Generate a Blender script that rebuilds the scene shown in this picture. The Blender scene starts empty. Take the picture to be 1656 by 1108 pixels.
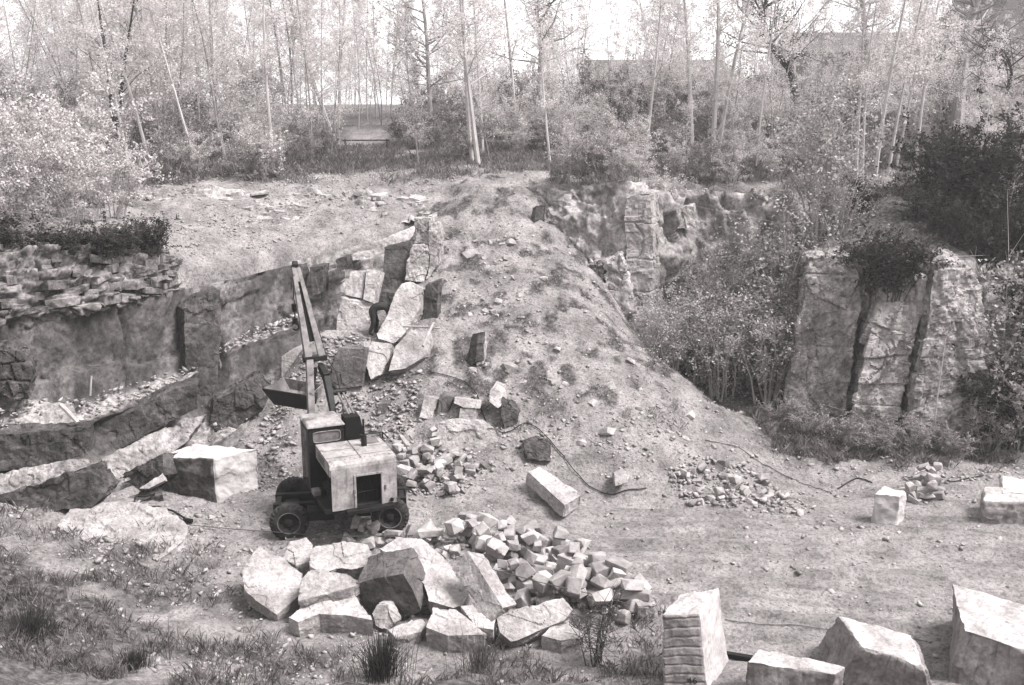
import bpy, bmesh, math, random
import numpy as np
from mathutils import Vector, Matrix, Euler
R = math.radians
SC = bpy.context.scene
COL = SC.collection

# ------------------------------------------------------------------ camera
CAM_H, PITCH, FPX = 11.0, R(13.4), 1610.0
cam_d = bpy.data.cameras.new("camera"); cam = bpy.data.objects.new("camera", cam_d); COL.objects.link(cam)
cam.location = (0, 0, CAM_H); cam.rotation_euler = (R(90) - PITCH, 0, 0)
cam_d.lens = 35.0; cam_d.sensor_width = 36.0; cam_d.clip_end = 3000
SC.camera = cam
# ------------------------------------------------------------------ sky, sun, exposure
SUN_EL, SUN_AZ = 54.0, 108.0          # azimuth in degrees clockwise from +Y (the viewing direction)
W = bpy.data.worlds.new("World"); SC.world = W; W.use_nodes = True
wn = W.node_tree.nodes; wl = W.node_tree.links
sky = wn.new("ShaderNodeTexSky"); sky.sky_type = 'NISHITA'; sky.sun_disc = False
sky.sun_elevation = R(SUN_EL); sky.sun_rotation = R(SUN_AZ); sky.air_density = 1.0; sky.dust_density = 1.0
hs = wn.new("ShaderNodeHueSaturation"); hs.inputs['Saturation'].default_value = 0.0
wl.new(sky.outputs[0], hs.inputs['Color']); 
ov = wn.new("ShaderNodeMix"); ov.data_type = 'RGBA'; ov.inputs[0].default_value = 0.75; ov.inputs[7].default_value = (3.9, 3.87, 3.87, 1)   # thin even overcast over the clear sky
wl.new(hs.outputs[0], ov.inputs[6]); wl.new(ov.outputs[2], wn['Background'].inputs[0])
wn['Background'].inputs[1].default_value = 0.12
sl = bpy.data.lights.new("sun", 'SUN'); sl.energy = 2.8; sl.angle = R(22); sl.color = (1.0, 0.99, 0.98)
so = bpy.data.objects.new("sun", sl); COL.objects.link(so)
_a = R(SUN_AZ); _e = R(SUN_EL)
sdir = Vector((math.sin(_a) * math.cos(_e), math.cos(_a) * math.cos(_e), math.sin(_e)))
so.rotation_euler = sdir.to_track_quat('Z', 'Y').to_euler(); so.location = sdir * 60
vs = SC.view_settings; vs.view_transform = 'Standard'; vs.look = 'None'; vs.gamma = 1; vs.use_curve_mapping = False
vs.exposure = 1.8
SC.cycles.volume_bounces = 1; SC.cycles.max_bounces = 6; SC.cycles.transparent_max_bounces = 8
try: SC.cycles.volume_step_rate = 4.0
except Exception: pass

# ------------------------------------------------------------------ projection helpers (pixel of the 1656x1108 photo + distance -> place)
CP, SP = math.cos(PITCH), math.sin(PITCH)
def ray(px, py):
    u = (px - 828.0) / FPX; v = -(py - 554.0) / FPX
    return Vector((u, CP + v * SP, -SP + v * CP))
def P(px, py, Y):
    d = ray(px, py); t = Y / d.y
    return Vector((0, 0, CAM_H)) + d * t
def G(px, py, z=0.0):
    d = ray(px, py); t = (z - CAM_H) / d.z
    return Vector((0, 0, CAM_H)) + d * t
def proj(p):
    q = Vector(p) - Vector((0, 0, CAM_H)); f = q.y * CP - q.z * SP; up = q.y * SP + q.z * CP
    return 828 + FPX * q.x / f, 554 - FPX * up / f

# ------------------------------------------------------------------ noise
def _h(ix, iy, iz, s):
    n = (ix.astype(np.int64) * 374761393 + iy.astype(np.int64) * 668265263 + iz.astype(np.int64) * 2147483647 + s * 1274126177) & 0xFFFFFFFF
    n = ((n ^ (n >> 13)) * 1274126177) & 0xFFFFFFFF
    n = ((n ^ (n >> 16)) * 2246822519) & 0xFFFFFFFF
    return ((n ^ (n >> 15)) & 0xFFFFFF) / float(0xFFFFFF)
def vnoise(x, y, z, s=0):
    x = np.asarray(x, float); y = np.asarray(y, float); z = np.asarray(z, float)
    x, y, z = np.broadcast_arrays(x, y, z)
    ix, iy, iz = np.floor(x), np.floor(y), np.floor(z)
    fx, fy, fz = x - ix, y - iy, z - iz
    fx, fy, fz = [f * f * f * (f * (f * 6 - 15) + 10) for f in (fx, fy, fz)]
    r = 0
    for dx in (0, 1):
        for dy in (0, 1):
            for dz in (0, 1):
                w = (fx if dx else 1 - fx) * (fy if dy else 1 - fy) * (fz if dz else 1 - fz)
                r = r + w * _h(ix + dx, iy + dy, iz + dz, s)
    return r * 2 - 1
def fbm(x, y, z, o=4, s=0, g=0.5):
    a, t, n = 1.0, 0.0, 0.0
    for i in range(o):
        f = 2.03 ** i
        t = t + a * vnoise(x * f + 7.1 * i, y * f, z * f, s + i); n += a; a *= g
    return t / n
def sst(a, b, x):
    t = np.clip((x - a) / (b - a), 0, 1); return t * t * (3 - 2 * t)

# ------------------------------------------------------------------ meshes, objects
def mesh_np(name, v, f, smooth=False):
    """v (n,3); f (m,k) all faces of k corners"""
    v = np.ascontiguousarray(v, np.float32); f = np.ascontiguousarray(f, np.int32)
    me = bpy.data.meshes.new(name); m, k = f.shape
    me.vertices.add(len(v)); me.vertices.foreach_set("co", v.ravel())
    me.loops.add(m * k); me.loops.foreach_set("vertex_index", f.ravel())
    me.polygons.add(m); me.polygons.foreach_set("loop_start", np.arange(0, m * k, k, dtype=np.int32))
    try: me.polygons.foreach_set("loop_total", np.full(m, k, np.int32))
    except Exception: pass
    if smooth: me.polygons.foreach_set("use_smooth", np.ones(m, bool))
    me.update(calc_edges=True)
    return me
def link(name, me, mat=None, parent=None, loc=None):
    o = bpy.data.objects.new(name, me); COL.objects.link(o)
    if mat is not None:
        me.materials.clear(); me.materials.append(mat)
    if parent is not None: o.parent = parent
    if loc is not None: o.location = loc
    return o
def tag(o, label, cat, group=None):
    o['label'] = label; o['category'] = cat
    if group: o['group'] = group
    return o
def struct(o, kind='structure'):
    o['kind'] = kind; return o
def empty(name, loc, rz=0.0):
    o = bpy.data.objects.new(name, None); COL.objects.link(o); o.location = loc; o.rotation_euler = (0, 0, rz)
    o.empty_display_size = 0.3
    return o
def copy_tree(o, parent=None):
    c = o.copy(); COL.objects.link(c)
    if parent is not None: c.parent = parent
    for ch in list(o.children): copy_tree(ch, c)
    return c

class MB:
    """collects boxes, tubes, plates; builds ONE mesh"""
    def __init__(s): s.v = []; s.f = []
    def add(s, v, f):
        b = len(s.v); s.v += [tuple(p) for p in v]; s.f += [tuple(i + b for i in q) for q in f]; return s
    def box(s, lo, hi, M=None):
        (a, b, c), (d, e, f) = lo, hi
        v = [Vector(p) for p in ((a,b,c),(d,b,c),(d,e,c),(a,e,c),(a,b,f),(d,b,f),(d,e,f),(a,e,f))]
        if M is not None: v = [M @ p for p in v]
        return s.add(v, [(0,3,2,1),(4,5,6,7),(0,1,5,4),(1,2,6,5),(2,3,7,6),(3,0,4,7)])
    def hexa(s, v):
        return s.add(v, [(0,3,2,1),(4,5,6,7),(0,1,5,4),(1,2,6,5),(2,3,7,6),(3,0,4,7)])
    def prism(s, poly, ext):
        n = len(poly); ext = Vector(ext); a = [Vector(p) for p in poly]; b = [p + ext for p in a]
        return s.add(a + b, [tuple(range(n))[::-1], tuple(range(n, 2*n))] + [(i, (i+1) % n, n + (i+1) % n, n + i) for i in range(n)])
    def tube(s, pts, rad, k=6, cap=True):
        pts = [Vector(p) for p in pts]; n = len(pts)
        rad = [rad] * n if not hasattr(rad, '__len__') else rad
        v = []; prev = None
        for i, p in enumerate(pts):
            t = (pts[min(i+1, n-1)] - pts[max(i-1, 0)])
            t = t.normalized() if t.length > 1e-9 else Vector((0, 0, 1))
            if prev is None:
                a = t.orthogonal().normalized()
            else:
                a = prev - t * prev.dot(t); a = a.normalized() if a.length > 1e-6 else t.orthogonal().normalized()
            prev = a; b = t.cross(a)
            for j in range(k):
                q = 2 * math.pi * j / k
                v.append(p + (a * math.cos(q) + b * math.sin(q)) * rad[i])
        f = [(i*k + j, i*k + (j+1) % k, (i+1)*k + (j+1) % k, (i+1)*k + j) for i in range(n-1) for j in range(k)]
        if cap: f += [tuple(range(k))[::-1], tuple(range((n-1)*k, n*k))]
        return s.add(v, f)
    def lathe(s, prof, axis_o, axis_d, k=28):
        """prof: (along, radius) pairs; closed ring of revolution"""
        o = Vector(axis_o); d = Vector(axis_d).normalized(); a = d.orthogonal().normalized(); b = d.cross(a); n = len(prof)
        v = []
        for (h, r) in prof:
            for j in range(k):
                q = 2 * math.pi * j / k; v.append(o + d * h + (a * math.cos(q) + b * math.sin(q)) * r)
        f = [(i*k + j, i*k + (j+1) % k, (i+1)*k + (j+1) % k, (i+1)*k + j) for i in range(n-1) for j in range(k)]
        return s.add(v, f)
    def build(s, name, mat, parent=None, smooth=False, bevel=0.0, loc=None):
        me = bpy.data.meshes.new(name); me.from_pydata(s.v, [], s.f)
        bm = bmesh.new(); bm.from_mesh(me)
        bmesh.ops.recalc_face_normals(bm, faces=bm.faces)
        if bevel > 0:
            es = [e for e in bm.edges if len(e.link_faces) == 2 and e.calc_face_angle(0) > 0.5]
            bmesh.ops.bevel(bm, geom=es, offset=bevel, segments=2, profile=0.5, affect='EDGES', clamp_overlap=True)
        bm.to_mesh(me); bm.free()
        if smooth:
            me.polygons.foreach_set("use_smooth", np.ones(len(me.polygons), bool))
            try: me.set_sharp_from_angle(angle=R(40))
            except Exception: pass
        return link(name, me, mat, parent, loc)

# ------------------------------------------------------------------ materials (a faded black-and-white print: warm greys)
TINT = (1.0, 0.905, 0.905)
def g3(x, k=.55):
    w = min(max((x - .30) / .45, 0), 1) * .6; x *= k
    return tuple(x * (t * (1 - w) + (t + 2) / 3 * w) for t in TINT) + (1,)
def mat_noise(name, lo, hi, scale=2.0, detail=8, rough=0.9, bump=0.3, bscale=14.0, spots=None, stretch=(1,1,1), obj=False, objvar=0.0, contrast=(0.35, 0.65), attr=None, stain=None, spec=0.2, grit=None):
    m = bpy.data.materials.new(name); m.use_nodes = True; nt = m.node_tree; N = nt.nodes; L = nt.links
    b = N['Principled BSDF']; b.inputs['Roughness'].default_value = rough
    b.inputs['Specular IOR Level'].default_value = spec
    tc = N.new('ShaderNodeTexCoord'); mp = N.new('ShaderNodeMapping'); mp.inputs['Scale'].default_value = stretch
    L.new(tc.outputs['Object'], mp.inputs['Vector'])
    vec = mp.outputs[0]
    oi = None
    if objvar or obj:
        oi = N.new('ShaderNodeObjectInfo'); ad = N.new('ShaderNodeVectorMath'); ad.operation = 'MULTIPLY_ADD'
        cb = N.new('ShaderNodeCombineXYZ'); 
        for k in range(3): L.new(oi.outputs['Random'], cb.inputs[k])
        L.new(cb.outputs[0], ad.inputs[0]); ad.inputs[1].default_value = (37, 51, 23); L.new(vec, ad.inputs[2]); vec = ad.outputs[0]
    n1 = N.new('ShaderNodeTexNoise'); n1.inputs['Scale'].default_value = scale; n1.inputs['Detail'].default_value = detail; n1.inputs['Roughness'].default_value = 0.65
    L.new(vec, n1.inputs['Vector'])
    cr = N.new('ShaderNodeValToRGB'); cr.color_ramp.elements[0].position = contrast[0]; cr.color_ramp.elements[1].position = contrast[1]
    cr.color_ramp.elements[0].color = g3(lo); cr.color_ramp.elements[1].color = g3(hi)
    L.new(n1.outputs[0], cr.inputs[0]); col = cr.outputs[0]
    def mul(colr, fac_out, dark):
        mx = N.new('ShaderNodeMix'); mx.data_type = 'RGBA'; mx.blend_type = 'MULTIPLY'
        L.new(fac_out, mx.inputs[0]); L.new(colr, mx.inputs[6]); mx.inputs[7].default_value = (dark, dark, dark, 1)
        return mx.outputs[2]
    if spots:      # (scale, threshold, darkness): small dark bits
        n3 = N.new('ShaderNodeTexNoise'); n3.inputs['Scale'].default_value = spots[0]; n3.inputs['Detail'].default_value = 3; L.new(vec, n3.inputs['Vector'])
        r3 = N.new('ShaderNodeMapRange'); r3.inputs[1].default_value = spots[1]; r3.inputs[2].default_value = spots[1] + 0.08; L.new(n3.outputs[0], r3.inputs[0])
        col = mul(col, r3.outputs[0], spots[2])
    if stain:      # (scale, threshold, darkness, stretch): streaks
        mp2 = N.new('ShaderNodeMapping'); mp2.inputs['Scale'].default_value = stain[3]; L.new(vec, mp2.inputs[0])
        n4 = N.new('ShaderNodeTexNoise'); n4.inputs['Scale'].default_value = stain[0]; n4.inputs['Detail'].default_value = 6; n4.inputs['Roughness'].default_value = .6; L.new(mp2.outputs[0], n4.inputs['Vector'])
        r4 = N.new('ShaderNodeMapRange'); r4.inputs[1].default_value = stain[1]; r4.inputs[2].default_value = stain[1] + 0.18; L.new(n4.outputs[0], r4.inputs[0])
        col = mul(col, r4.outputs[0], stain[2])
    if attr:       # vertex attribute 0..1 mixes towards a second ground (weeds, soil)
        at = N.new('ShaderNodeAttribute'); at.attribute_name = attr[0]
        mx = N.new('ShaderNodeMix'); mx.data_type = 'RGBA'
        cr2 = N.new('ShaderNodeValToRGB'); cr2.color_ramp.elements[0].position = 0.38; cr2.color_ramp.elements[1].position = 0.62
        cr2.color_ramp.elements[0].color = g3(attr[1]); cr2.color_ramp.elements[1].color = g3(attr[2])
        n5 = N.new('ShaderNodeTexNoise'); n5.inputs['Scale'].default_value = 7; n5.inputs['Detail'].default_value = 6; L.new(vec, n5.inputs['Vector']); L.new(n5.outputs[0], cr2.inputs[0])
        L.new(at.outputs['Fac'], mx.inputs[0]); L.new(col, mx.inputs[6]); L.new(cr2.outputs[0], mx.inputs[7]); col = mx.outputs[2]
    if grit:       # (scale, darkest, lightest): grains, chips and dirt specks
        n6 = N.new('ShaderNodeTexNoise'); n6.inputs['Scale'].default_value = grit[0]; n6.inputs['Detail'].default_value = 3; n6.inputs['Roughness'].default_value = .75; L.new(vec, n6.inputs['Vector'])
        r6 = N.new('ShaderNodeMapRange'); r6.inputs[1].default_value = .34; r6.inputs[2].default_value = .66; r6.inputs[3].default_value = grit[1]; r6.inputs[4].default_value = grit[2]; L.new(n6.outputs[0], r6.inputs[0])
        v6 = N.new('ShaderNodeVectorMath'); v6.operation = 'SCALE'; L.new(col, v6.inputs[0]); L.new(r6.outputs[0], v6.inputs['Scale']); col = v6.outputs[0]
    if objvar:
        mr = N.new('ShaderNodeMapRange'); mr.inputs[3].default_value = 1 - objvar; mr.inputs[4].default_value = 1 + objvar * 0.5
        L.new(oi.outputs['Random'], mr.inputs[0])
        vm = N.new('ShaderNodeVectorMath'); vm.operation = 'SCALE'; L.new(col, vm.inputs[0]); L.new(mr.outputs[0], vm.inputs['Scale']); col = vm.outputs[0]
    L.new(col, b.inputs['Base Color'])
    if bump:
        n2 = N.new('ShaderNodeTexNoise'); n2.inputs['Scale'].default_value = bscale; n2.inputs['Detail'].default_value = 8; n2.inputs['Roughness'].default_value = 0.7; L.new(vec, n2.inputs['Vector'])
        bp = N.new('ShaderNodeBump'); bp.inputs['Strength'].default_value = bump; bp.inputs['Distance'].default_value = 0.12
        L.new(n2.outputs[0], bp.inputs['Height']); L.new(bp.outputs[0], b.inputs['Normal'])
    return m
def mat_leaf(name, lo, hi, trans=0.35):
    m = bpy.data.materials.new(name); m.use_nodes = True; nt = m.node_tree; N = nt.nodes; L = nt.links
    N.remove(N['Principled BSDF'])
    tc = N.new('ShaderNodeTexCoord'); n1 = N.new('ShaderNodeTexNoise'); n1.inputs['Scale'].default_value = 2.2; n1.inputs['Detail'].default_value = 4; n1.inputs['Roughness'].default_value = .8
    L.new(tc.outputs['Object'], n1.inputs['Vector'])
    cr = N.new('ShaderNodeValToRGB'); cr.color_ramp.elements[0].position = 0.36; cr.color_ramp.elements[1].position = 0.64
    cr.color_ramp.elements[0].color = g3(lo, .80); cr.color_ramp.elements[1].color = g3(hi, .80); L.new(n1.outputs[0], cr.inputs[0])
    d = N.new('ShaderNodeBsdfDiffuse'); t = N.new('ShaderNodeBsdfTranslucent'); mx = N.new('ShaderNodeMixShader'); mx.inputs[0].default_value = trans
    L.new(cr.outputs[0], d.inputs[0]); L.new(cr.outputs[0], t.inputs[0]); L.new(d.outputs[0], mx.inputs[1]); L.new(t.outputs[0], mx.inputs[2])
    L.new(mx.outputs[0], N['Material Output'].inputs[0])
    return m
def mat_plain(name, v, rough=0.6, metal=0.0, var=0.35, scale=6.0, bump=0.1):
    m = mat_noise(name, v * (1 - var), v * (1 + var), scale=scale, rough=rough, bump=bump, bscale=30)
    m.node_tree.nodes['Principled BSDF'].inputs['Metallic'].default_value = metal
    return m
M = {}
M['ground'] = mat_noise('ground_dirt', 0.17, 0.46, scale=0.9, spots=(9.0, 0.60, 0.42), bump=0.7, bscale=7.0, attr=('weeds', 0.03, 0.17), contrast=(.3, .68), grit=(9, .48, 1.4))
M['cliff'] = mat_noise('cliff_rock', 0.22, 0.58, scale=0.8, spots=(3.0, 0.62, 0.5), bump=0.6, bscale=5.0, stain=(1.2, .52, .45, (1.6, 1.6, .35)), grit=(6, .55, 1.4))
M['bank_rock'] = mat_noise('broken_bank_rock', 0.12, 0.46, scale=1.6, spots=(3.0, 0.56, 0.4), bump=0.6, bscale=6.0, stain=(1.6, .48, .45, (1, 1, 1.6)), grit=(7, .55, 1.35))
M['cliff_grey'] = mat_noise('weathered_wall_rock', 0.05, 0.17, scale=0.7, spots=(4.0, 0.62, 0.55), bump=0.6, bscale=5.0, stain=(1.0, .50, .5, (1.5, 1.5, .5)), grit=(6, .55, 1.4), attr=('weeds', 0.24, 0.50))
M['pale_rock'] = mat_noise('pale_rock', 0.28, 0.66, scale=0.9, spots=(3.5, 0.62, 0.5), bump=0.5, bscale=6.0, stain=(1.3, .56, .5, (1.6, 1.6, .4)), grit=(7, .6, 1.3))
M['stone'] = mat_noise('fresh_stone', 0.32, 0.62, scale=1.3, spots=(8.0, 0.66, 0.6), bump=0.35, bscale=9.0, obj=True, objvar=0.15, grit=(11, .72, 1.22))
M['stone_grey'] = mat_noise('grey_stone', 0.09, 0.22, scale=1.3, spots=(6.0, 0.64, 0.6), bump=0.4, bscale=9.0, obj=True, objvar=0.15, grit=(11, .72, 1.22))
M['rubble'] = mat_noise('rubble_stone', 0.30, 0.64, scale=2.5, bump=0.3, bscale=15.0, obj=True, objvar=0.3)
M['gravel'] = mat_noise('gravel', 0.22, 0.60, scale=3.0, bump=0.0)
M['cut_top'] = mat_noise('fresh_split_lit_stone', 0.42, 0.70, scale=1.5, bump=0.4, bscale=12.0, spots=(5,.62,.7), grit=(13, .75, 1.2))  # block tops: fresh split, with the light from above put into the colour
M['cut_face'] = mat_noise('split_shaded_face_stone', 0.24, 0.44, scale=2.0, bump=0.35, bscale=10.0, stain=(1.2, .5, .7, (2.5, 2.5, .5)), grit=(12, .75, 1.2))  # block sides: darker skin, their shade put into the colour too
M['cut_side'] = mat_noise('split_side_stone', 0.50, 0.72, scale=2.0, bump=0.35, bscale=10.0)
M['leaf_pale'] = mat_leaf('pale_leaves', 0.35, 0.75)
M['leaf_mid'] = mat_leaf('mid_leaves', 0.12, 0.46)
M['leaf_dark'] = mat_leaf('dark_leaves', 0.012, 0.085, 0.2)
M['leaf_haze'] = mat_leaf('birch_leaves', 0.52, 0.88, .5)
M['leaf_bush'] = mat_leaf('bush_leaves', 0.10, 0.66)
M['grass'] = mat_leaf('dry_grass', 0.06, 0.30, 0.3)
M['bark_pale'] = mat_noise('pale_bark', 0.45, 0.80, scale=3.0, bump=0.2, stretch=(1, 1, .25), spots=(5, .66, .4))
M['bark_dark'] = mat_noise('dark_bark', 0.04, 0.12, scale=4.0, bump=0.5, stretch=(1, 1, .3))
M['bark_grey'] = mat_noise('grey_bark', 0.32, 0.62, scale=4.0, bump=0.5, stretch=(1, 1, .3))
M['wood'] = mat_noise('weathered_wood', 0.35, 0.6, scale=4.0, bump=0.2, stretch=(1, 1, .2))
M['skin_shaded'] = mat_noise('weathered_shaded_stone', 0.05, 0.15, scale=2.0, bump=0.4, bscale=10.0, grit=(10, .6, 1.4))  # front of the big squared block: dark skin, its shade put into the colour
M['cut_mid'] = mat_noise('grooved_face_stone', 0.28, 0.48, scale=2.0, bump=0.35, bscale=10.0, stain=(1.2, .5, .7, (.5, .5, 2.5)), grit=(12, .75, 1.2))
# ------------------------------------------------------------------ terrain
class RBF:
    def __init__(s, pts, c=1.0, lam=1e-3):
        p = np.array([[q[0], q[1], q[2]] for q in pts], float); s.xy = p[:, :2]; s.c = c; n = len(p)
        d = np.sqrt(((s.xy[:, None] - s.xy[None]) ** 2).sum(-1) + c * c)
        A = np.zeros((n + 1, n + 1)); A[:n, :n] = -d + np.eye(n) * lam * -1; A[:n, n] = 1; A[n, :n] = 1
        s.w = np.linalg.solve(A, np.append(p[:, 2], 0))
    def __call__(s, x, y):
        x = np.asarray(x, float); y = np.asarray(y, float); sh = np.broadcast(x, y).shape
        xx, yy = [np.broadcast_to(k, sh).ravel() for k in (x, y)]
        out = np.empty(xx.size)
        for a in range(0, xx.size, 40000):
            d = np.sqrt((xx[a:a+40000, None] - s.xy[None, :, 0]) ** 2 + (yy[a:a+40000, None] - s.xy[None, :, 1]) ** 2 + s.c ** 2)
            out[a:a+40000] = -d @ s.w[:-1] + s.w[-1]
        return out.reshape(sh)
lowpts = []
for q in [(1656,1108),(1400,1108),(1100,1100),(800,1060),(1250,1000),(1500,980),(1656,950),(1000,930),(1400,900),(760,900),(1656,850),(1300,845),(1500,830),(1150,860),(475,872),(630,860),(700,830),(560,900),(1656,780)]:
    p = G(*q); lowpts.append((p.x, p.y, 0.0))
for px, py, z in [(-100,1108,2.1),(120,1108,1.5),(300,1108,.7),(500,1108,.25),(-150,960,1.6),(60,960,.95),(250,960,.35),(420,960,.1),(160,860,.42),(280,850,.3),(390,850,.12),(60,845,.7),(380,790,.2),(-150,830,1.1)]:
    p = G(px, py, z); lowpts.append((p.x, p.y, z))
for px, py, Y in [(80,795,25.6),(0,812,24.2),(-120,850,22.4),(150,800,25.7),(240,790,26.6),(330,760,28.3),(420,715,30),(420,665,31.4),(490,600,33.9),(500,565,33.6),(545,545,34.4),(595,545,33.5),(640,600,32.2),
    (560,700,29.7),(640,740,28.2),(700,700,29.2),(620,655,31),(560,640,31.4),(700,620,31.2),(690,560,32.8),(700,480,35.2),(715,420,37.4),(700,365,39.6),(720,330,41),(800,287,42.2),(760,297,41.8),(860,310,41),
    (780,500,34.6),(790,400,38),(780,600,31.8),(800,690,29.6),(760,740,28.3),(860,760,27.9),(900,810,26.7),(880,600,31.7),(900,500,34.7),(880,420,37.4),(930,450,36.4),(1000,530,35.2),(960,600,31.8),(1000,700,29.2),(1050,600,32.6),
    (1100,660,31.2),(1105,612,33.2),(1160,660,32.4),(1080,740,28.7),(1200,700,31.2),(1200,760,28.8),(1290,770,29.2),(1000,790,27.5),(1130,640,34.5),(1250,665,34.6),(1180,640,36.2),(1100,600,37.5),(1300,680,33.6),(1400,705,32.2),(1480,725,31.2),(1560,735,30.8),(1400,760,29.3),(1656,740,30.9),(1800,740,30.9)]:
    p = P(px, py, Y); lowpts.append((p.x, p.y, p.z))
for x, y, z in [(0,0,9.3),(-12,0,9.3),(12,0,9.3),(0,6,7.2),(-12,8,6),(12,8,5.4),(0,12,1.6),(10,13,1.2),(-8,13,2.6),(30,15,.5),(40,25,.5),(40,5,7),(-40,5,8),(-30,18,3),(-40,30,4),(70,30,2),(-70,20,6),(0,-30,9.8),(60,-30,9.8),(-60,-30,9.8),(0,60,6),(30,60,6),(-30,60,5)]:
    lowpts.append((x, y, z))
up = []
for px, py, Y in [(-150,408,26.3),(0,404,28.1),(130,397,30.0),(235,394,31.7),(300,455,32.6),(385,445,34.2),(475,425,36.2),(-100,396,28.3),(0,396,29.4),(130,392,31.2),(250,385,33.6),(330,400,35.3),(420,390,37),(540,408,37.4),(620,385,38.6),(300,345,39.2),(450,352,40),(600,350,40.2),
    (300,318,40.6),(450,312,41.8),(600,308,42.2),(690,320,41.4),(250,300,43),(100,330,38),(0,330,36),(-200,330,34),(800,284,42.4),(870,298,41.6),(760,270,46),(940,300,39.8),(1030,300,38.8),(1065,300,40.4),(1110,305,42.2),(1250,310,41.6),(1300,402,36.6),(1340,405,35.4),(1400,405,35.0),(1440,432,34.2),(1490,432,34.0),(1540,422,33.7),(1580,436,33.2),
    (1640,420,36.5),(1800,430,36.5),(1330,330,40.5),(1450,330,38.6),(1560,320,40),(1656,340,38.6),(1800,320,40),(1200,250,50),(1400,290,43.5),(1500,250,46),(1600,230,48),(1000,280,43.5),(1150,240,51),(900,260,47),(600,255,52),(400,250,52),(200,250,50),(50,260,47),(560,238,60),(1000,215,62),(1400,215,62),(200,215,62),(1700,215,62),(-100,215,62)]:
    p = P(px, py, Y); up.append((p.x, p.y, p.z))
for x, y, z in [(0,80,10.4),(50,80,10.4),(-50,80,11),(0,130,10.6),(90,130,10.6),(-90,130,11),(-40,110,10.8),(0,300,11),(140,300,11),(-140,300,11),(-60,40,8.5),(60,45,8.5),(80,60,9),(-80,60,9),(-40,28,7.2),(45,36,7.2)]:
    up.append((x, y, z))
LOW, UP = RBF(lowpts), RBF(up)
# rim line in plan (upper ground lies beyond it)
RIM = [(-90, 6), (-30, 20)] + [(P(*q).x, P(*q).y) for q in [(-150,408,26.2),(0,404,27.85),(130,397,29.7),(235,394,31.4),(295,455,32.4),(385,445,34.4),(475,425,36.4),(540,408,37.5),(620,385,38.7),(700,350,40.2),(760,297,42.0),(800,284,42.5),(870,300,41.6),(940,305,39.9),(1050,300,38.9),(1068,300,40.4),(1110,305,42.2),(1250,310,41.6),(1290,405,36.4),(1400,414,34.8),(1490,442,33.8),(1590,452,33.0),(1640,420,36.0),(1800,430,36.8)]] + [(50, 34), (90, 30)]
def rim_sd(x, y):
    """signed distance to the rim polyline, positive beyond it"""
    best = np.full(x.shape, 1e9); sg = np.ones(x.shape)
    for (ax, ay), (bx, by) in zip(RIM[:-1], RIM[1:]):
        dx, dy = bx - ax, by - ay; t = np.clip(((x - ax) * dx + (y - ay) * dy) / (dx*dx + dy*dy), 0, 1)
        qx, qy = x - ax - t * dx, y - ay - t * dy; d = qx*qx + qy*qy
        cr = dx * (y - ay) - dy * (x - ax)
        k = d < best - 1e-9; best = np.where(k, d, best); sg = np.where(k, np.sign(cr), sg)
    # inside test by polygon for safety
    px = [q[0] for q in RIM] + [400, -400]; py = [q[1] for q in RIM] + [900, 900]
    px[0] = -400; px[len(RIM)-1] = 400
    ins = np.zeros(x.shape, bool); n = len(px); j = n - 1
    for i in range(n):
        c = ((py[i] > y) != (py[j] > y)) & (x < (px[j] - px[i]) * (y - py[i]) / (py[j] - py[i] + 1e-12) + px[i])
        ins ^= c; j = i
    return np.sqrt(best) * np.where(ins, 1, -1)
def axis(lo, hi, step, far_lo, far_hi, gr=1.16):
    a = list(np.arange(lo, hi, step)); s = step; b = []
    x = a[-1]
    while x < far_hi: s *= gr; x += s; b.append(x)
    s = step; x = lo; c = []
    while x > far_lo: s *= gr; x -= s; c.append(x)
    return np.array(c[::-1] + a + b)
XS = axis(-24, 25, 0.09, -240, 240); YS = axis(15.5, 47, 0.09, -60, 380)
GX, GY = np.meshgrid(XS, YS)
sd = rim_sd(GX, GY)
zl, zu = LOW(GX, GY), UP(GX, GY)
zl = np.minimum(zl, np.where(sd > -6, zu + .2, 99))
w = sst(-0.05, 0.75, sd)
Z0 = zl * (1 - w) + zu * w
# roughness of the ground
road = sst(-6, 1, GX) * sst(30, 26.5, GY) * sst(15, 17, GY) * sst(.9, .3, Z0)
rough = fbm(GX / 1.9, GY / 1.9, 0, 5, 11) * .24 + fbm(GX / .55, GY / .55, 0, 4, 31, .6) * .13
ridge = 1 - np.abs(fbm(GX / .9, GY / .9, 3, 3, 41)); rough += (ridge - .75) * .10
# wheel ruts: long shallow grooves running along the track
ca, sa = math.cos(R(-9)), math.sin(R(-9)); ux, uy = GX * ca + GY * sa, -GX * sa + GY * ca
ruts = fbm(ux / 5.0, uy / .42, 5, 3, 61) * .15 + fbm(ux / 1.6, uy / .17, 9, 2, 71) * .06
ZG = Z0 + rough * (1 - .75 * road) + ruts * road
near = sst(12, 2, np.abs(GX) * 0 + GY)
HX0, HY0 = XS, YS
def height(x, y):
    i = int(np.clip(np.searchsorted(XS, x) - 1, 0, len(XS) - 2)); j = int(np.clip(np.searchsorted(YS, y) - 1, 0, len(YS) - 2))
    tx = (x - XS[i]) / (XS[i+1] - XS[i]); ty = (y - YS[j]) / (YS[j+1] - YS[j])
    return float((ZG[j, i] * (1-tx) + ZG[j, i+1] * tx) * (1-ty) + (ZG[j+1, i] * (1-tx) + ZG[j+1, i+1] * tx) * ty)
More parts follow.
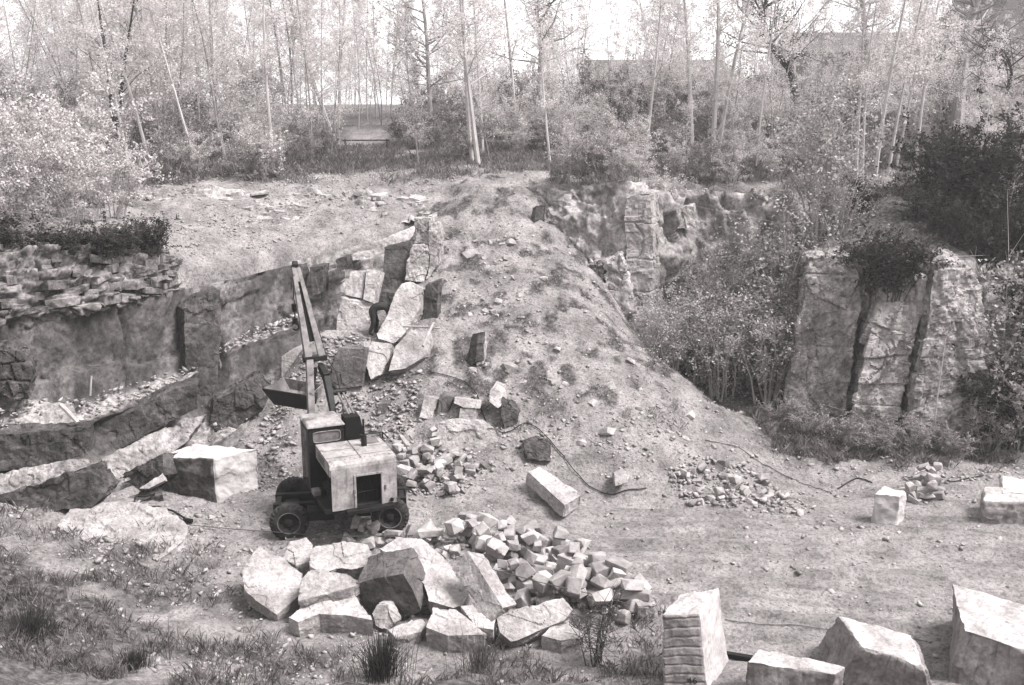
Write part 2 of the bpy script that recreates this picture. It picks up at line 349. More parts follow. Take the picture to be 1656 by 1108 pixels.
def heights(x, y):
    i = np.clip(np.searchsorted(XS, x) - 1, 0, len(XS) - 2); j = np.clip(np.searchsorted(YS, y) - 1, 0, len(YS) - 2)
    tx = (x - XS[i]) / (XS[i+1] - XS[i]); ty = (y - YS[j]) / (YS[j+1] - YS[j])
    return (ZG[j, i] * (1-tx) + ZG[j, i+1] * tx) * (1-ty) + (ZG[j+1, i] * (1-tx) + ZG[j+1, i+1] * tx) * ty
def hit(px, py, t0=12.0):
    d = ray(px, py); t = t0; o = Vector((0, 0, CAM_H))
    while t < 200:
        p = o + d * t
        if p.z <= height(p.x, p.y): break
        t += .06
    return p
# weeds: dark vegetated soil (0..1)
pxg = 828 + FPX * GX / np.maximum(GY * CP - (ZG - CAM_H) * SP, 1); 
wd = np.zeros(GX.shape)
fn = fbm(GX / 1.3, GY / 1.3, 2, 5, 91)
left = sst(-3.5, -10, GX) * sst(24.5, 20, GY)
wd = np.maximum(wd, left * sst(-.42, .12, fn + left * .25))
wd = np.maximum(wd, sst(20.0, 17.6, GY) * sst(2.5, -1.0, GX) * sst(-.2, .3, fn) * .8)
mound = sst(.8, 2.2, Z0) * (sd < .5) * sst(-8, -4, GX) * sst(12, 6, GX)
f2 = fbm(GX / .45, GY / .45, 8, 3, 101)
wd = np.maximum(wd, mound * sst(-.02, .34, f2) * .9)
wd = np.maximum(wd, road * sst(.05, .4, fbm(ux / 4.0, uy / .30, 5, 4, 62)) * .30)
wd = np.maximum(wd, sst(.6, 2.5, sd) * sst(-.2, .35, fn + .45 * sst(42, 46, GY)) * .9 * (1 - sst(1, -1, GX) * sst(-17, -15, GX) * sst(44, 42, GY)))
wd *= 1 - .85 * sst(40, 25, np.abs(pxg - 592)) * sst(41, 44, GY) * sst(74, 66, GY)
wd = np.maximum(wd, sst(.5, 1.6, sd) * sst(8.5, 10.5, GX) * sst(44, 38, GY) * .95)
cr_x, cr_y = P(1420, 730, 31.5).x, P(1420, 730, 31.5).y
wd = np.maximum(wd, sst(4.5, 9.5, GX) * sst(28.6, 30.6, GY - .12 * (GX - 10)) * sst(-.55, .1, fn) * (sd < .3))
wd = np.maximum(wd, sst(5.0, 6.5, GX) * sst(33.2, 34.4, GY) * (sd < .3) * .95)
idx = np.arange(GX.size).reshape(GX.shape)
quads = np.stack([idx[:-1, :-1], idx[:-1, 1:], idx[1:, 1:], idx[1:, :-1]], -1).reshape(-1, 4)
me = mesh_np('ground', np.stack([GX, GY, ZG], -1).reshape(-1, 3), quads, smooth=True)
at = me.attributes.new('weeds', 'FLOAT', 'POINT'); at.data.foreach_set('value', wd.ravel().astype(np.float32))
struct(link('ground', me, M['ground']))

# ------------------------------------------------------------------ rock faces
def blocks(s, t, hlay=.45, wblk=1.1, seed=0, off=.22, crack=.12, warp=.12, cw=.06, over=0.0):
    s = s + fbm(s * .7, t * .7, seed, 2, seed) * warp * 2; t = t + fbm(s * .45, t * 1.1, seed + 3, 3, seed + 5) * warp
    k = np.floor(t / hlay); ft = t / hlay - k; z0 = np.zeros(np.shape(s))
    ln = wblk * (.55 + _h(k, z0, z0, seed + 1) * 1.2)
    q = s / ln + _h(k, z0, z0, seed + 2) * 7; j = np.floor(q); fs = q - j
    o = _h(k, j, z0, seed + 3) - .5
    tilt = (_h(k, j, z0, seed + 4) - .5) * (fs - .5) + (_h(k, j, z0, seed + 6) - .5) * (ft - .5)
    e = np.minimum(np.minimum(ft, 1 - ft) * hlay, np.minimum(fs, 1 - fs) * ln)
    return o * 2 * off + tilt * off - crack * (1 - sst(0, cw, e)) + over * (ft - .5)
def facets(x, y, z, cell, seed=0, sc=(1, 1, 1)):
    """angular facets: nearest random cell, each with a height and a tilt of its own, about -1..1"""
    P3 = np.stack(np.broadcast_arrays(x / cell * sc[0], y / cell * sc[1], z / cell * sc[2]), -1).astype(float); sh = P3.shape[:-1]; P3 = P3.reshape(-1, 3); b = np.floor(P3)
    best = np.full(len(P3), 1e9); out = np.zeros(len(P3))
    for dx in (-1, 0, 1):
        for dy in (-1, 0, 1):
            for dz in (-1, 0, 1):
                q = b + (dx, dy, dz); j = np.stack([_h(q[:, 0], q[:, 1], q[:, 2], seed + k) for k in range(3)], -1); rel = P3 - q - j
                d = (rel ** 2).sum(1); t = np.stack([_h(q[:, 0], q[:, 1], q[:, 2], seed + 10 + k) - .5 for k in range(3)], -1)
                v = (_h(q[:, 0], q[:, 1], q[:, 2], seed + 20) - .5) * 1.2 + (rel * t).sum(1) * 1.6
                m = d < best; best = np.where(m, d, best); out = np.where(m, v, out)
    return out.reshape(sh)
def rock_patch(name, rows, disp, mat, res=.07, weeds=None, smooth=False):
    """rows: polylines (same count) of 3D points from top to bottom; swept sheet displaced along its normal"""
    rows = np.array([[list(p) for p in r] for r in rows], float); nr, nc, _ = rows.shape
    L = np.linalg.norm(np.diff(rows, axis=1), axis=2).mean(0); H = np.linalg.norm(np.diff(rows, axis=0), axis=2).mean(1)
    def dens(seg): 
        out = [];
        for i, l in enumerate(seg): n = max(2, int(l / res)); out += list(i + np.arange(n) / n)
        return np.array(out + [len(seg)])
    cs, rs = dens(L), dens(H)
    ci = np.minimum(cs.astype(int), nc - 2); cf = (cs - ci)[None, :, None]; ri = np.minimum(rs.astype(int), nr - 2); rf = (rs - ri)[:, None, None]
    A = rows[ri][:, ci] * (1 - cf) + rows[ri][:, ci + 1] * cf; B = rows[ri + 1][:, ci] * (1 - cf) + rows[ri + 1][:, ci + 1] * cf
    Pt = A * (1 - rf) + B * rf
    sm = np.cumsum(np.append(0, L))[ci] + (cs - ci) * L[ci]; tm = np.cumsum(np.append(0, H))[ri] + (rs - ri) * H[ri]
    S, T = np.meshgrid(sm, -tm)
    # smoothed normals
    def nrm(Q):
        du = np.gradient(Q, axis=1); dv = np.gradient(Q, axis=0); n = np.cross(dv, du); return n / (np.linalg.norm(n, axis=2, keepdims=True) + 1e-9)
    n = nrm(Pt)
    for _ in range(6):
        n[1:-1] = (n[:-2] + n[1:-1] + n[2:]) / 3; n[:, 1:-1] = (n[:, :-2] + n[:, 1:-1] + n[:, 2:]) / 3
    n /= np.linalg.norm(n, axis=2, keepdims=True) + 1e-9
    px = 828 + FPX * Pt[..., 0] / (Pt[..., 1] * CP - (Pt[..., 2] - CAM_H) * SP)
    D = disp(Pt[..., 0], Pt[..., 1], Pt[..., 2], S, T, px)
    Q = Pt + n * D[..., None]
    idx = np.arange(Q[..., 0].size).reshape(D.shape)
    q = np.stack([idx[:-1, :-1], idx[1:, :-1], idx[1:, 1:], idx[:-1, 1:]], -1).reshape(-1, 4)
    me = mesh_np(name, Q.reshape(-1, 3), q, smooth=smooth)
    if weeds is not None:
        a = me.attributes.new('weeds', 'FLOAT', 'POINT'); a.data.foreach_set('value', weeds(Pt, S, T, n).ravel().astype(np.float32))
    return struct(link(name, me, mat))
LW = [[(-120,530,25.5),(0,515,27),(140,487,29),(290,470,31.8),(385,450,34),(475,428,36),(500,424,36.6)],
      [(-120,600,25.0),(0,580,26.6),(140,560,28.6),(290,535,31.4),(385,500,33.7),(475,470,35.7),(500,462,36.3)],
      [(-120,690,24.6),(0,655,26.3),(140,645,28.2),(290,598,31.0),(385,546,33.4),(475,513,35.5),(500,500,36.0)],
      [(-120,740,23.8),(0,700,25.3),(140,684,27.1),(290,620,30.1),(385,560,32.9),(475,526,35.0),(500,510,35.7)],
      [(-120,790,23.7),(0,748,25.0),(140,724,26.9),(290,680,29.9),(395,620,32.6),(475,570,34.4),(500,550,35.1)],
      [(-120,830,23.2),(0,775,24.7),(145,752,26.4),(295,712,29.2),(405,645,32.0),(478,582,34.1),(505,565,34.8)],
      [(-120,870,22.3),(0,815,24.0),(150,800,25.4),(300,750,27.9),(412,672,31.0),(483,598,33.6),(510,580,34.3)],
      [(-120,930,21.9),(0,880,23.6),(150,850,25.0),(300,800,27.5),(412,720,30.6),(483,640,33.2),(510,615,34.0)]]
def lw_disp(x, y, z, S, T, px):
    d = blocks(S, T, 1.7, 2.8, 3, .17, .14, .25) + facets(x, y, z, 1.6, 3) * .09 + facets(x, y, z, .4, 4) * .03 + fbm(x * .5, y * .5, z * .5, 4, 5) * .12 + fbm(x * 2, y * 2, z * 2, 4, 15) * .09
    d += .22 * np.abs(fbm(S * .9 - T * .5, S * .12 + T * .2, 1, 4, 55)) - .08
    d -= .5 * np.exp(-((px - 286 - 4 * np.sin(z * 4)) / 4.0) ** 2) * sst(3.9, 4.3, z) + .35 * np.exp(-((px - 205 - 9 * np.sin(z * 2)) / 4.0) ** 2) * sst(2.6, 3.2, z) + .4 * np.exp(-((px - 120 - 14 * (z - 2)) / 5.0) ** 2) * sst(3.2, 2.4, z)
    notch = np.exp(-((px - 362 - 5 * np.sin(z * 3)) / 5.0) ** 2) * sst(4.4, 4.0, z) * sst(1.6, 2.1, z)
    return d - 1.0 * notch - .12 * sst(-.1, -.9, T)
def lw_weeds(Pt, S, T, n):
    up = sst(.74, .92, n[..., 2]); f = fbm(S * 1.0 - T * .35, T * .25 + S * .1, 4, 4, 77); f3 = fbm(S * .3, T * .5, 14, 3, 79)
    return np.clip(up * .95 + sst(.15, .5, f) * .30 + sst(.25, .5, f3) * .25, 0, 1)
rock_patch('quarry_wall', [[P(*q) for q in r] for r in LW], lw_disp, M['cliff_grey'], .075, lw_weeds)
# layered pale ledge on top of the left wall
LL = [[(-120,395,26.4),(0,402,27.8),(90,398,29.0),(180,394,30.5),(255,394,31.9),(285,412,33.2)],
      [(-120,450,25.7),(0,452,27.1),(90,446,28.4),(180,438,29.8),(262,436,31.5),(292,432,32.9)],
      [(-120,535,25.1),(0,525,26.6),(90,505,27.9),(180,487,29.4),(270,476,31.2),(300,468,32.4)]]
def slab_layers(name, rows, nlay, mat, seed, lmin=.35, lmax=1.3, dep=.8, push=.05):
    """bedded rock: courses of broken flat slabs following the sheet from rows[0] (top) to rows[-1]; one piece of bedrock"""
    r = random.Random(seed); V = []; F = []; 
    rows = [[Vector(p) for p in q] for q in rows]; nr = len(rows) - 1; nc = len(rows[0]) - 1
    def at(u, t):
        i = min(int(u), nc - 1); k = min(int(t), nr - 1); a, b_ = u - i, t - k
        return rows[k][i].lerp(rows[k][i+1], a).lerp(rows[k+1][i].lerp(rows[k+1][i+1], a), b_)
    for l in range(nlay):
        t = nr * (l + .5) / nlay; u = -r.random() * .2
        while u < nc:
            p = at(max(u, 0), min(max(t + r.gauss(0, .05), 0), nr)); q = at(min(u + .05, nc), t); along = (at(min(max(u, 0) + .05, nc), t) - at(min(max(u, 0), nc - .05), t)).normalized(); along.z *= .5
            L_ = r.uniform(lmin, lmax) * r.choice((.6, 1, 1, 1.3)); H_ = (rows[0][0].z - rows[-1][0].z) / nlay * r.uniform(.5, 1.5) * .95; back = Vector((-along.y, along.x, 0)).normalized(); D_ = dep * r.uniform(.7, 1.2)
            o = p + back * (r.gauss(push, .12) + D_ * .42) + Vector((0, 0, r.gauss(0, .05))); b0 = len(V); tw = r.gauss(.08, .12); tl = r.gauss(0, .09)
            n = r.choice((4, 5, 5, 6)); ya = r.gauss(0, .32); ca_, sa_ = math.cos(ya), math.sin(ya)
            ang = sorted((k + r.uniform(-.28, .28)) * 2 * math.pi / n + .78 for k in range(n)); ring = []
            for a_ in ang:
                q_ = r.uniform(.78, 1.08); e_, g_ = math.copysign(abs(math.cos(a_)) ** .7, math.cos(a_)) * L_ * .66 * q_, math.copysign(abs(math.sin(a_)) ** .7, math.sin(a_)) * D_ * .62 * q_; ring.append((e_ * ca_ - g_ * sa_, e_ * sa_ + g_ * ca_))
            for zz, sh in ((-H_ * .5, r.uniform(.88, 1.0)), (H_ * r.uniform(.35, .6), r.uniform(.9, 1.03))):
                for (a_, d_) in ring: V.append(tuple(o + along * (a_ * sh) + back * (d_ * sh) + Vector((0, 0, zz + a_ * tl + d_ * tw + r.gauss(0, .03)))))
            F.append([b0 + k for k in range(n)][::-1]); F.append([b0 + n + k for k in range(n)])
            for k in range(n): F.append([b0 + k, b0 + (k+1) % n, b0 + n + (k+1) % n, b0 + n + k])
            u += L_ * .9 / max((rows[0][min(int(max(u, 0)), nc - 1)+1] - rows[0][min(int(max(u, 0)), nc - 1)]).length, .1)
    me = bpy.data.meshes.new(name); me.from_pydata(V, [], F); bm = bmesh.new(); bm.from_mesh(me); bmesh.ops.recalc_face_normals(bm, faces=bm.faces)
    bmesh.ops.bevel(bm, geom=list(bm.edges), offset=.018, segments=1, affect='EDGES', clamp_overlap=True); bm.to_mesh(me); bm.free()
    return struct(link(name, me, mat))
LL.append([(p_ - 2, q_ + 34, Y_ + .75) for p_, q_, Y_ in LL[-1]])
LLr = [[P(*q) for q in r] for r in LL]
def ll_disp(x, y, z, S, T, px):
    d = blocks(S, T, .34, .8, 13, .20, .24, .20, .09, .14) + blocks(S, T, .95, 1.7, 17, .18, .12, .3, .10, .10) + facets(x, y, z, .6, 14, (.8, .8, 1.6)) * .24 + facets(x, y, z, .22, 15) * .06 + fbm(x * .8, y * .8, z * .8, 4, 25) * .28 + fbm(x * 3, y * 3, z * 3, 3, 35) * .06
    return (d - .15) * sst(T.min(), T.min() + 1.3, T)
rock_patch('rock_ledge', [[p + Vector((.0, .02, -.02)) for p in r] for r in LLr], ll_disp, M['bank_rock'], .055)
slab_layers('rock_ledge', LLr[:3], 9, M['bank_rock'], 5, .25, .95, .5, .20)
UBr = [[P(*q) for q in r] for r in [[(240,318,40.6),(330,316,40.9),(450,316,41.6),(560,314,42.0),(690,322,41.2)], [(240,360,38.9),(330,360,39.2),(450,360,39.9),(560,356,40.3),(690,360,40.1)]]]
slab_layers('loose_bank', UBr, 6, M['pale_rock'], 6, .25, .9, .5)
# back wall of the pit
BW = [[(470,424,36.4),(540,408,37.5),(620,385,38.7),(705,345,40.4)], [(470,520,35.8),(540,500,36.8),(620,480,37.6),(705,430,38.6)], [(470,600,34.6),(540,560,35.2),(620,560,35.4),(705,520,35.8)]]
rock_patch('pit_back_wall', [[P(*q) for q in r] for r in BW], lambda x, y, z, S, T, px: blocks(S, T, .6, .9, 23, .28, .2, .12) + fbm(x, y, z, 4, 45) * .2, M['cliff'], .07)
# low bank of loose rock behind the upper bench
UB = [[(240,312,41),(330,310,41.3),(450,308,42),(560,306,42.4),(690,316,41.6)], [(240,335,40),(330,335,40.4),(450,336,41),(560,335,41.3),(690,345,40.6)], [(240,366,38.6),(330,366,38.9),(450,366,39.6),(560,362,40),(690,365,39.9)]]
rock_patch('loose_bank', [[P(*q) for q in r] for r in UB], lambda x, y, z, S, T, px: facets(x, y, z, .5, 33, (.8, .8, 2)) * .25 + fbm(x * .7, y * .7, z * .7, 4, 65) * .5 - .12, M['pale_rock'], .08)
# cliff behind the mound, going back into the recess and out to the right
def bot(px, py, Y): return P(px, py, Y)
RW_t = [(856,306,41.8),(905,302,40.6),(960,298,39.8),(1012,296,39.4),(1066,300,40.2),(1110,305,42.2),(1180,308,42.0),(1250,312,41.4),(1290,404,36.8),(1400,410,35.2),(1490,440,34.2),(1590,450,33.4),(1640,420,36.7),(1800,425,36.9)]
RW_b = [(860,400,39.6),(910,470,38.0),(965,560,37.0),(1015,625,36.6),(1068,640,37.6),(1115,640,39.5),(1180,655,39.4),(1255,665,38.6),(1290,690,36.2),(1400,730,33.6),(1490,750,32.6),(1590,760,31.8),(1640,760,33.6),(1800,770,33.8)]
top = [P(*q) for q in RW_t]; bt = [P(*q) for q in RW_b]
rock_patch('cliff', [top, [a.lerp(b, .5) + Vector((0, -.15, 0)) for a, b in zip(top, bt)], bt], lambda x, y, z, S, T, px: blocks(S, T, 1.2, 1.5, 43, .12, .05, .5) + facets(x, y, z, 1.2, 43, (1, 1, .7)) * .4 + facets(x, y, z, .4, 44) * .1 + fbm(x * .6, y * .6, z * .6, 5, 75) * .6 + fbm(x * 2.5, y * 2.5, z * 1.2, 3, 85) * .14, M['cliff'], .085)
# ------------------------------------------------------------------ stones
RNG = random.Random(7)
def on_plane(pxs, ref, n):
    o = Vector((0, 0, CAM_H)); p0 = P(*ref) if not isinstance(ref, Vector) else ref; n = Vector(n).normalized(); out = []
    for px, py in pxs:
        d = ray(px, py); out.append(o + d * ((p0 - o).dot(n) / d.dot(n)))
    return out
def remesh_rock(name, verts, faces, vox, amp, seed, blk=None, smooth=False):
    me = bpy.data.meshes.new(name); me.from_pydata([tuple(v) for v in verts], [], faces)
    bm = bmesh.new(); bm.from_mesh(me); bmesh.ops.recalc_face_normals(bm, faces=bm.faces)
    bmesh.ops.triangulate(bm, faces=bm.faces); bm.to_mesh(me); bm.free()
    o = bpy.data.objects.new('tmp', me); COL.objects.link(o)
    md = o.modifiers.new('r', 'REMESH'); md.mode = 'SHARP'; sz_ = max(max(v[k] for v in verts) - min(v[k] for v in verts) for k in range(3)); md.octree_depth = 7 if sz_ / vox > 72 else 6; md.scale = .92; md.sharpness = 1; md.use_remove_disconnected = False
    dg = bpy.context.evaluated_depsgraph_get(); m2 = bpy.data.meshes.new_from_object(o.evaluated_get(dg))
    bpy.data.objects.remove(o); bpy.data.meshes.remove(me); m2.name = name
    n = len(m2.vertices)
    co = np.empty(n * 3, np.float32); m2.vertices.foreach_get('co', co); co = co.reshape(-1, 3).astype(float)
    nr = np.empty(n * 3, np.float32); m2.vertices.foreach_get('normal', nr); nr = nr.reshape(-1, 3).astype(float)
    x, y, z = co.T
    d = fbm(x * 1.1, y * 1.1, z * 1.1, 3, seed) * amp * 1.2 + fbm(x * 5, y * 5, z * 5, 4, seed + 9, .6) * amp * .9 + facets(x, y, z, .8, seed) * amp * .9 + facets(x, y, z, .25, seed + 1) * amp * .35
    if blk: d = d + facets(x, y, z, 1.0, seed + 3, (1, 1, .55)) * blk[2] * 3 + facets(x, y, z, .35, seed + 5, (1, 1, .7)) * blk[2] + blocks(x * .94 + y * .34, z, blk[0], blk[1], seed, blk[2], blk[3], .35)
    else:     # broken-off steps
        q = fbm(x * 1.6, y * 1.6, z * 1.6, 2, seed + 20); d -= amp * 1.1 * sst(.25, .32, q)
    co += nr * d[:, None]; m2.vertices.foreach_set('co', co.astype(np.float32).ravel()); m2.update()
    m2.polygons.foreach_set('use_smooth', np.full(len(m2.polygons), smooth))
    return m2, co
def place_mesh(name, me, co, mat, label, cat, group=None):
    b = Vector((float(co[:, 0].mean()), float(co[:, 1].mean()), float(co[:, 2].min())))
    c2 = (co - np.array(b)).astype(np.float32); me.vertices.foreach_set('co', c2.ravel()); me.update()
    o = link(name, me, mat, None, b)
    return tag(o, label, cat, group)
def stone(label, pxs, ref, n, ext, mat='stone', vox=.034, amp=.026, name='stone', cat='stone', group=None, blk=None, shrink=1.0, seed=None):
    F = on_plane(pxs, ref, n); ext = Vector(ext); c = sum(F, Vector()) / len(F)
    B = [c + (p - c) * shrink + ext for p in F]; k = len(F)
    faces = [list(range(k)), list(range(2*k - 1, k - 1, -1))] + [[i, k + i, k + (i+1) % k, (i+1) % k] for i in range(k)]
    s = seed if seed is not None else int(pxs[0][0] * 3 + pxs[0][1])
    me, co = remesh_rock(name, F + B, faces, vox, amp, s % 997, blk)
    return place_mesh(name, me, co, M[mat], label, cat, group)
PG = 'large slabs of the pile in front of the excavator'
UPN = (0, 0, 1)
def zref(px, py, z):
    return G(px, py, z)
stone('broad flat slab tilted at the left end of the stone pile, scaled patch on its face', [(419,885),(456,903),(490,927),(487,955),(482,964),(448,994),(412,971),(396,955),(393,924)], zref(445,940,.62), (.05,-.42,.9), (.0,.12,-.34), name='stone_slab', group=PG)
stone('broad pale slab lying on top of the pile just below the near wheels', [(500,888),(510,880),(552,876),(594,880),(607,906),(599,914),(568,921),(547,918),(526,927),(516,924),(503,916)], zref(553,900,.95), (0,-.3,.95), (0,.15,-.42), name='stone_slab', group=PG)
stone('blunt rounded rock wedged between the two slabs at the upper left of the pile', [(456,903),(470,876),(495,871),(505,882),(502,908),(479,915)], zref(480,893,.75), (-.1,-.3,.9), (0,.1,-.55), group=PG)
stone('triangular pale slab with a thick front edge resting on another wedge', [(503,921),(562,927),(583,942),(575,948),(484,972),(487,940)], zref(525,942,.85), (0,-.35,.93), (0,.04,-.30), name='stone_slab', group=PG)
stone('wedge shaped slab with black shaded front edge at the foot of the pile', [(466,998),(500,972),(570,952),(602,1003),(560,995),(516,993),(482,1006)], zref(520,985,.48), (0,-.15,.98), (0,.1,-.5), name='stone_slab', group=PG)
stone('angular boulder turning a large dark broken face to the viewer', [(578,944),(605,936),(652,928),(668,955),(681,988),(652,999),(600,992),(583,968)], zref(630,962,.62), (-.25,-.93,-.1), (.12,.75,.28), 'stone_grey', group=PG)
stone('longest smooth slab sloping down through the middle of the pile', [(612,886),(644,868),(680,872),(717,900),(738,927),(759,960),(747,979),(733,983),(694,972),(683,942),(655,918)], zref(695,925,.85), (.08,-.42,.9), (.0,.2,-.4), name='stone_slab', group=PG)
stone('long narrow stone bar lying aslant with dark left side', [(756,892),(781,897),(834,977),(814,984)], zref(792,938,1.12), (.45,-.22,.87), (-.34,-.04,-.40), name='stone_bar', group=PG)
stone('blocky rock with a sharp ridge at the front edge of the pile', [(700,982),(738,985),(758,1000),(786,1026),(724,1028),(688,1014)], zref(730,1006,.55), (0,-.2,.97), (0,.05,-.6), group=PG, shrink=.92)
stone('short rock standing behind the ridged block, under the long bar', [(746,981),(778,976),(801,996),(797,1018),(770,1014)], zref(775,996,.55), (.1,-.3,.9), (0,.15,-.55), group=PG)
stone('oblong pale slab leaning at the right front of the pile', [(803,999),(816,992),(910,968),(926,986),(912,1003),(837,1036),(826,1038),(808,1023)], zref(865,1003,.5), (0,-.5,.86), (0,.2,-.25), name='stone_slab', group=PG)
stone('flat cracked stone below the oblong leaning slab, next to the sapling', [(876,1028),(889,1015),(920,1001),(944,1018),(945,1030),(907,1036)], zref(910,1022,.36), (.05,-.15,.98), (.02,.05,-.4), name='stone_slab', group=PG)
stone('small flat topped rock lying on the dirt before the dark faced boulder', [(627,1018),(650,1008),(682,1001),(689,1011),(680,1022),(640,1031)], zref(658,1016,.3), (0,-.2,.97), (0,.02,-.36), group=PG)
stone('small upright rock standing in front of the dark faced boulder', [(601,992),(609,978),(626,978),(640,1008),(626,1021),(606,1012)], zref(620,1000,.3), (-.2,-.8,.4), (.1,.35,-.1), group=PG)
stone('lone rounded block at the right end of the stone pile', [(1024,966),(1048,957),(1067,970),(1060,978),(1032,980)], zref(1045,968,.38), (0,-.1,.98), (0,.02,-.42), group=PG)
# cut blocks: 8 corners, each face a grid with its own relief
def block8(name, c, mat, label, cat='stone block', group=None, res=.03, rel=None, seed=0, amp=.015, edge=.05, mats=None):
    """c: bottom 0..3, top 4..7 (front-left, front-right, back-right, back-left)"""
    c = [Vector(p) for p in c]; base = Vector((sum(p.x for p in c) / 8, sum(p.y for p in c) / 8, min(p.z for p in c)))
    fs = {'front': (0, 1, 5, 4), 'right': (1, 2, 6, 5), 'back': (2, 3, 7, 6), 'left': (3, 0, 4, 7), 'top': (4, 5, 6, 7), 'bottom': (3, 2, 1, 0)}
    V = []; Fq = []; off = 0; MI = []; ML = [mat] + [m for m in (mats or {}).values()]
    for nm, (a, b, d, e) in fs.items():
        A, B, D, E = [np.array(c[i]) for i in (a, b, d, e)]
        w = max(np.linalg.norm(B - A), np.linalg.norm(D - E)); h = max(np.linalg.norm(E - A), np.linalg.norm(D - B))
        nu, nv = max(3, int(w / res)), max(3, int(h / res))
        s, t = np.meshgrid(np.linspace(0, 1, nu), np.linspace(0, 1, nv)); S, T = s[..., None], t[..., None]
        Q = A * (1-S) * (1-T) + B * S * (1-T) + D * S * T + E * (1-S) * T
        n = np.cross(B - A, E - A); n /= np.linalg.norm(n)
        x, y, z = Q[..., 0], Q[..., 1], Q[..., 2]
        em = np.minimum(np.minimum(s, 1 - s) * w, np.minimum(t, 1 - t) * h); em = sst(0, .05, em)
        dd = facets(x, y, z, .45, seed + 61) * amp * .7 + (fbm(x * 3, y * 3, z * 3, 4, seed) * amp * 2 + fbm(x * .9, y * .9, z * .9, 2, seed + 4) * amp * 2)
        if rel and nm in rel: dd = dd + rel[nm](s, t, w, h)
        cen = np.array(sum(c, Vector()) / 8)
        # worn, uneven edges shared by neighbouring faces: a field of position only
        wob = np.stack([fbm(x * 2.2, y * 2.2, z * 2.2, 3, seed + 50 + k) for k in range(3)], -1) * edge
        chp = -np.minimum(facets(Q[..., 0], Q[..., 1], Q[..., 2], .28, seed + 60) + .1, 0)
        rnd = (1 - em)[..., None] * (cen - Q) * (0.015 + .06 * chp[..., None])
        Q = Q + n * (dd * em)[..., None] + wob + rnd
        idx = np.arange(nu * nv).reshape(nv, nu) + off
        Fq.append(np.stack([idx[:-1, :-1], idx[:-1, 1:], idx[1:, 1:], idx[1:, :-1]], -1).reshape(-1, 4)); V.append(Q.reshape(-1, 3)); off += nu * nv; MI += [ML.index(mats[nm]) if mats and nm in mats else 0] * len(Fq[-1])
    me = mesh_np(name, np.concatenate(V) - np.array(base), np.concatenate(Fq), smooth=False)
    for m_ in ML: me.materials.append(m_)
    me.polygons.foreach_set('material_index', np.array(MI, np.int32))
    bm = bmesh.new(); bm.from_mesh(me); bmesh.ops.remove_doubles(bm, verts=bm.verts, dist=.004); bm.to_mesh(me); bm.free()
    o = link(name, me, None, None, base)
    return tag(o, label, cat, group)
def from_top(pxs, z, h, zb=None, splay=0.0):
    """pxs: front-left, front-right, back-right, back-left of the top face"""
    zs = z if hasattr(z, '__len__') else [z] * 4
    t = [G(a, b, q) for (a, b), q in zip(pxs, zs)]; c = sum(t, Vector()) / 4
    return [Vector((p.x + (p.x - c.x) * splay, p.y + (p.y - c.y) * splay, p.z - h)) for p in t] + t
flute = lambda k, dep, jit=0: (lambda s, t, w, h: -dep * (1 - sst(0, .09, np.abs(((s + .01 * np.sin(t * 9)) * k) % 1 - .5))))
def bands(k, dep): 
    return lambda s, t, w, h: -dep * (1 - sst(0, .10, np.abs(((t + .008 * np.sin(s * 5 + 1)) * k) % 1 - .5))) + .012 * (_h(np.floor(t * k + .5), 0 * s, 0 * s, 3) - .5)
BG = 'squared stone blocks set out on the quarry floor'
block8('stone_block', from_top([(262,738),(345,743),(416,727),(316,717)], 1.38, 1.35), M['cut_side'], 'big squared block with dark left face behind the rear wheels', group=BG, mats={'front': M['skin_shaded']}, seed=3, amp=.03)
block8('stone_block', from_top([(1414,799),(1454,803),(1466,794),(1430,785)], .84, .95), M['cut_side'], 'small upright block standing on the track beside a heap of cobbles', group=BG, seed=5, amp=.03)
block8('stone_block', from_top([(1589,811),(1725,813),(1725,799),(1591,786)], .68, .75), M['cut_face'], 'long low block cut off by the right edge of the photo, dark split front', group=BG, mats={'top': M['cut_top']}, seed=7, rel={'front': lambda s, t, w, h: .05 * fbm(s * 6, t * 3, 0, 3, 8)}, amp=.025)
block8('stone_block', from_top([(1622,797),(1725,798),(1725,780),(1618,771)], .72, .8), M['cut_side'], 'pale rough block standing behind the long low block at the right edge', group=BG, seed=9, amp=.04)
# foreground blocks
f1t = [G(1070,994,1.62), G(1131,993,1.62), G(1162,950,1.60), G(1098,962,1.60)]
f1b = [G(1072,1119,0), G(1147,1122,0), G(1178,1066,0), G(1110,1062,0)]
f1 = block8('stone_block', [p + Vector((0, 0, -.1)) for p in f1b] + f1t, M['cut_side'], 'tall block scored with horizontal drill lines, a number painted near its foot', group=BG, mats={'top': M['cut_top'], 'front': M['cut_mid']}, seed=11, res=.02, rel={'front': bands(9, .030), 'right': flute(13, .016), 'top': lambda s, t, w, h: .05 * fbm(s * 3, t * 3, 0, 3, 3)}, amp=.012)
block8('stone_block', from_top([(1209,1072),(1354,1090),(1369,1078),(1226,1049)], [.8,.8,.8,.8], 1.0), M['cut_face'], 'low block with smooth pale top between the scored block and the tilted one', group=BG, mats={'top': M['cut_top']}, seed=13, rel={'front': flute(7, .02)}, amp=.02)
b3t = [G(1398,1046,.92), G(1500,1082,.80), G(1472,1026,.86), G(1354,996,1.0)]
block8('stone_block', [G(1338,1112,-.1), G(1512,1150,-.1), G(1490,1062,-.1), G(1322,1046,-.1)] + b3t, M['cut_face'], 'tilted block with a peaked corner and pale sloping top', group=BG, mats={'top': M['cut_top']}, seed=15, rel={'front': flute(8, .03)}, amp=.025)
b4t = [G(1560,1020,1.05), G(1745,1082,1.05), G(1745,1002,1.25), G(1538,944,1.28)]
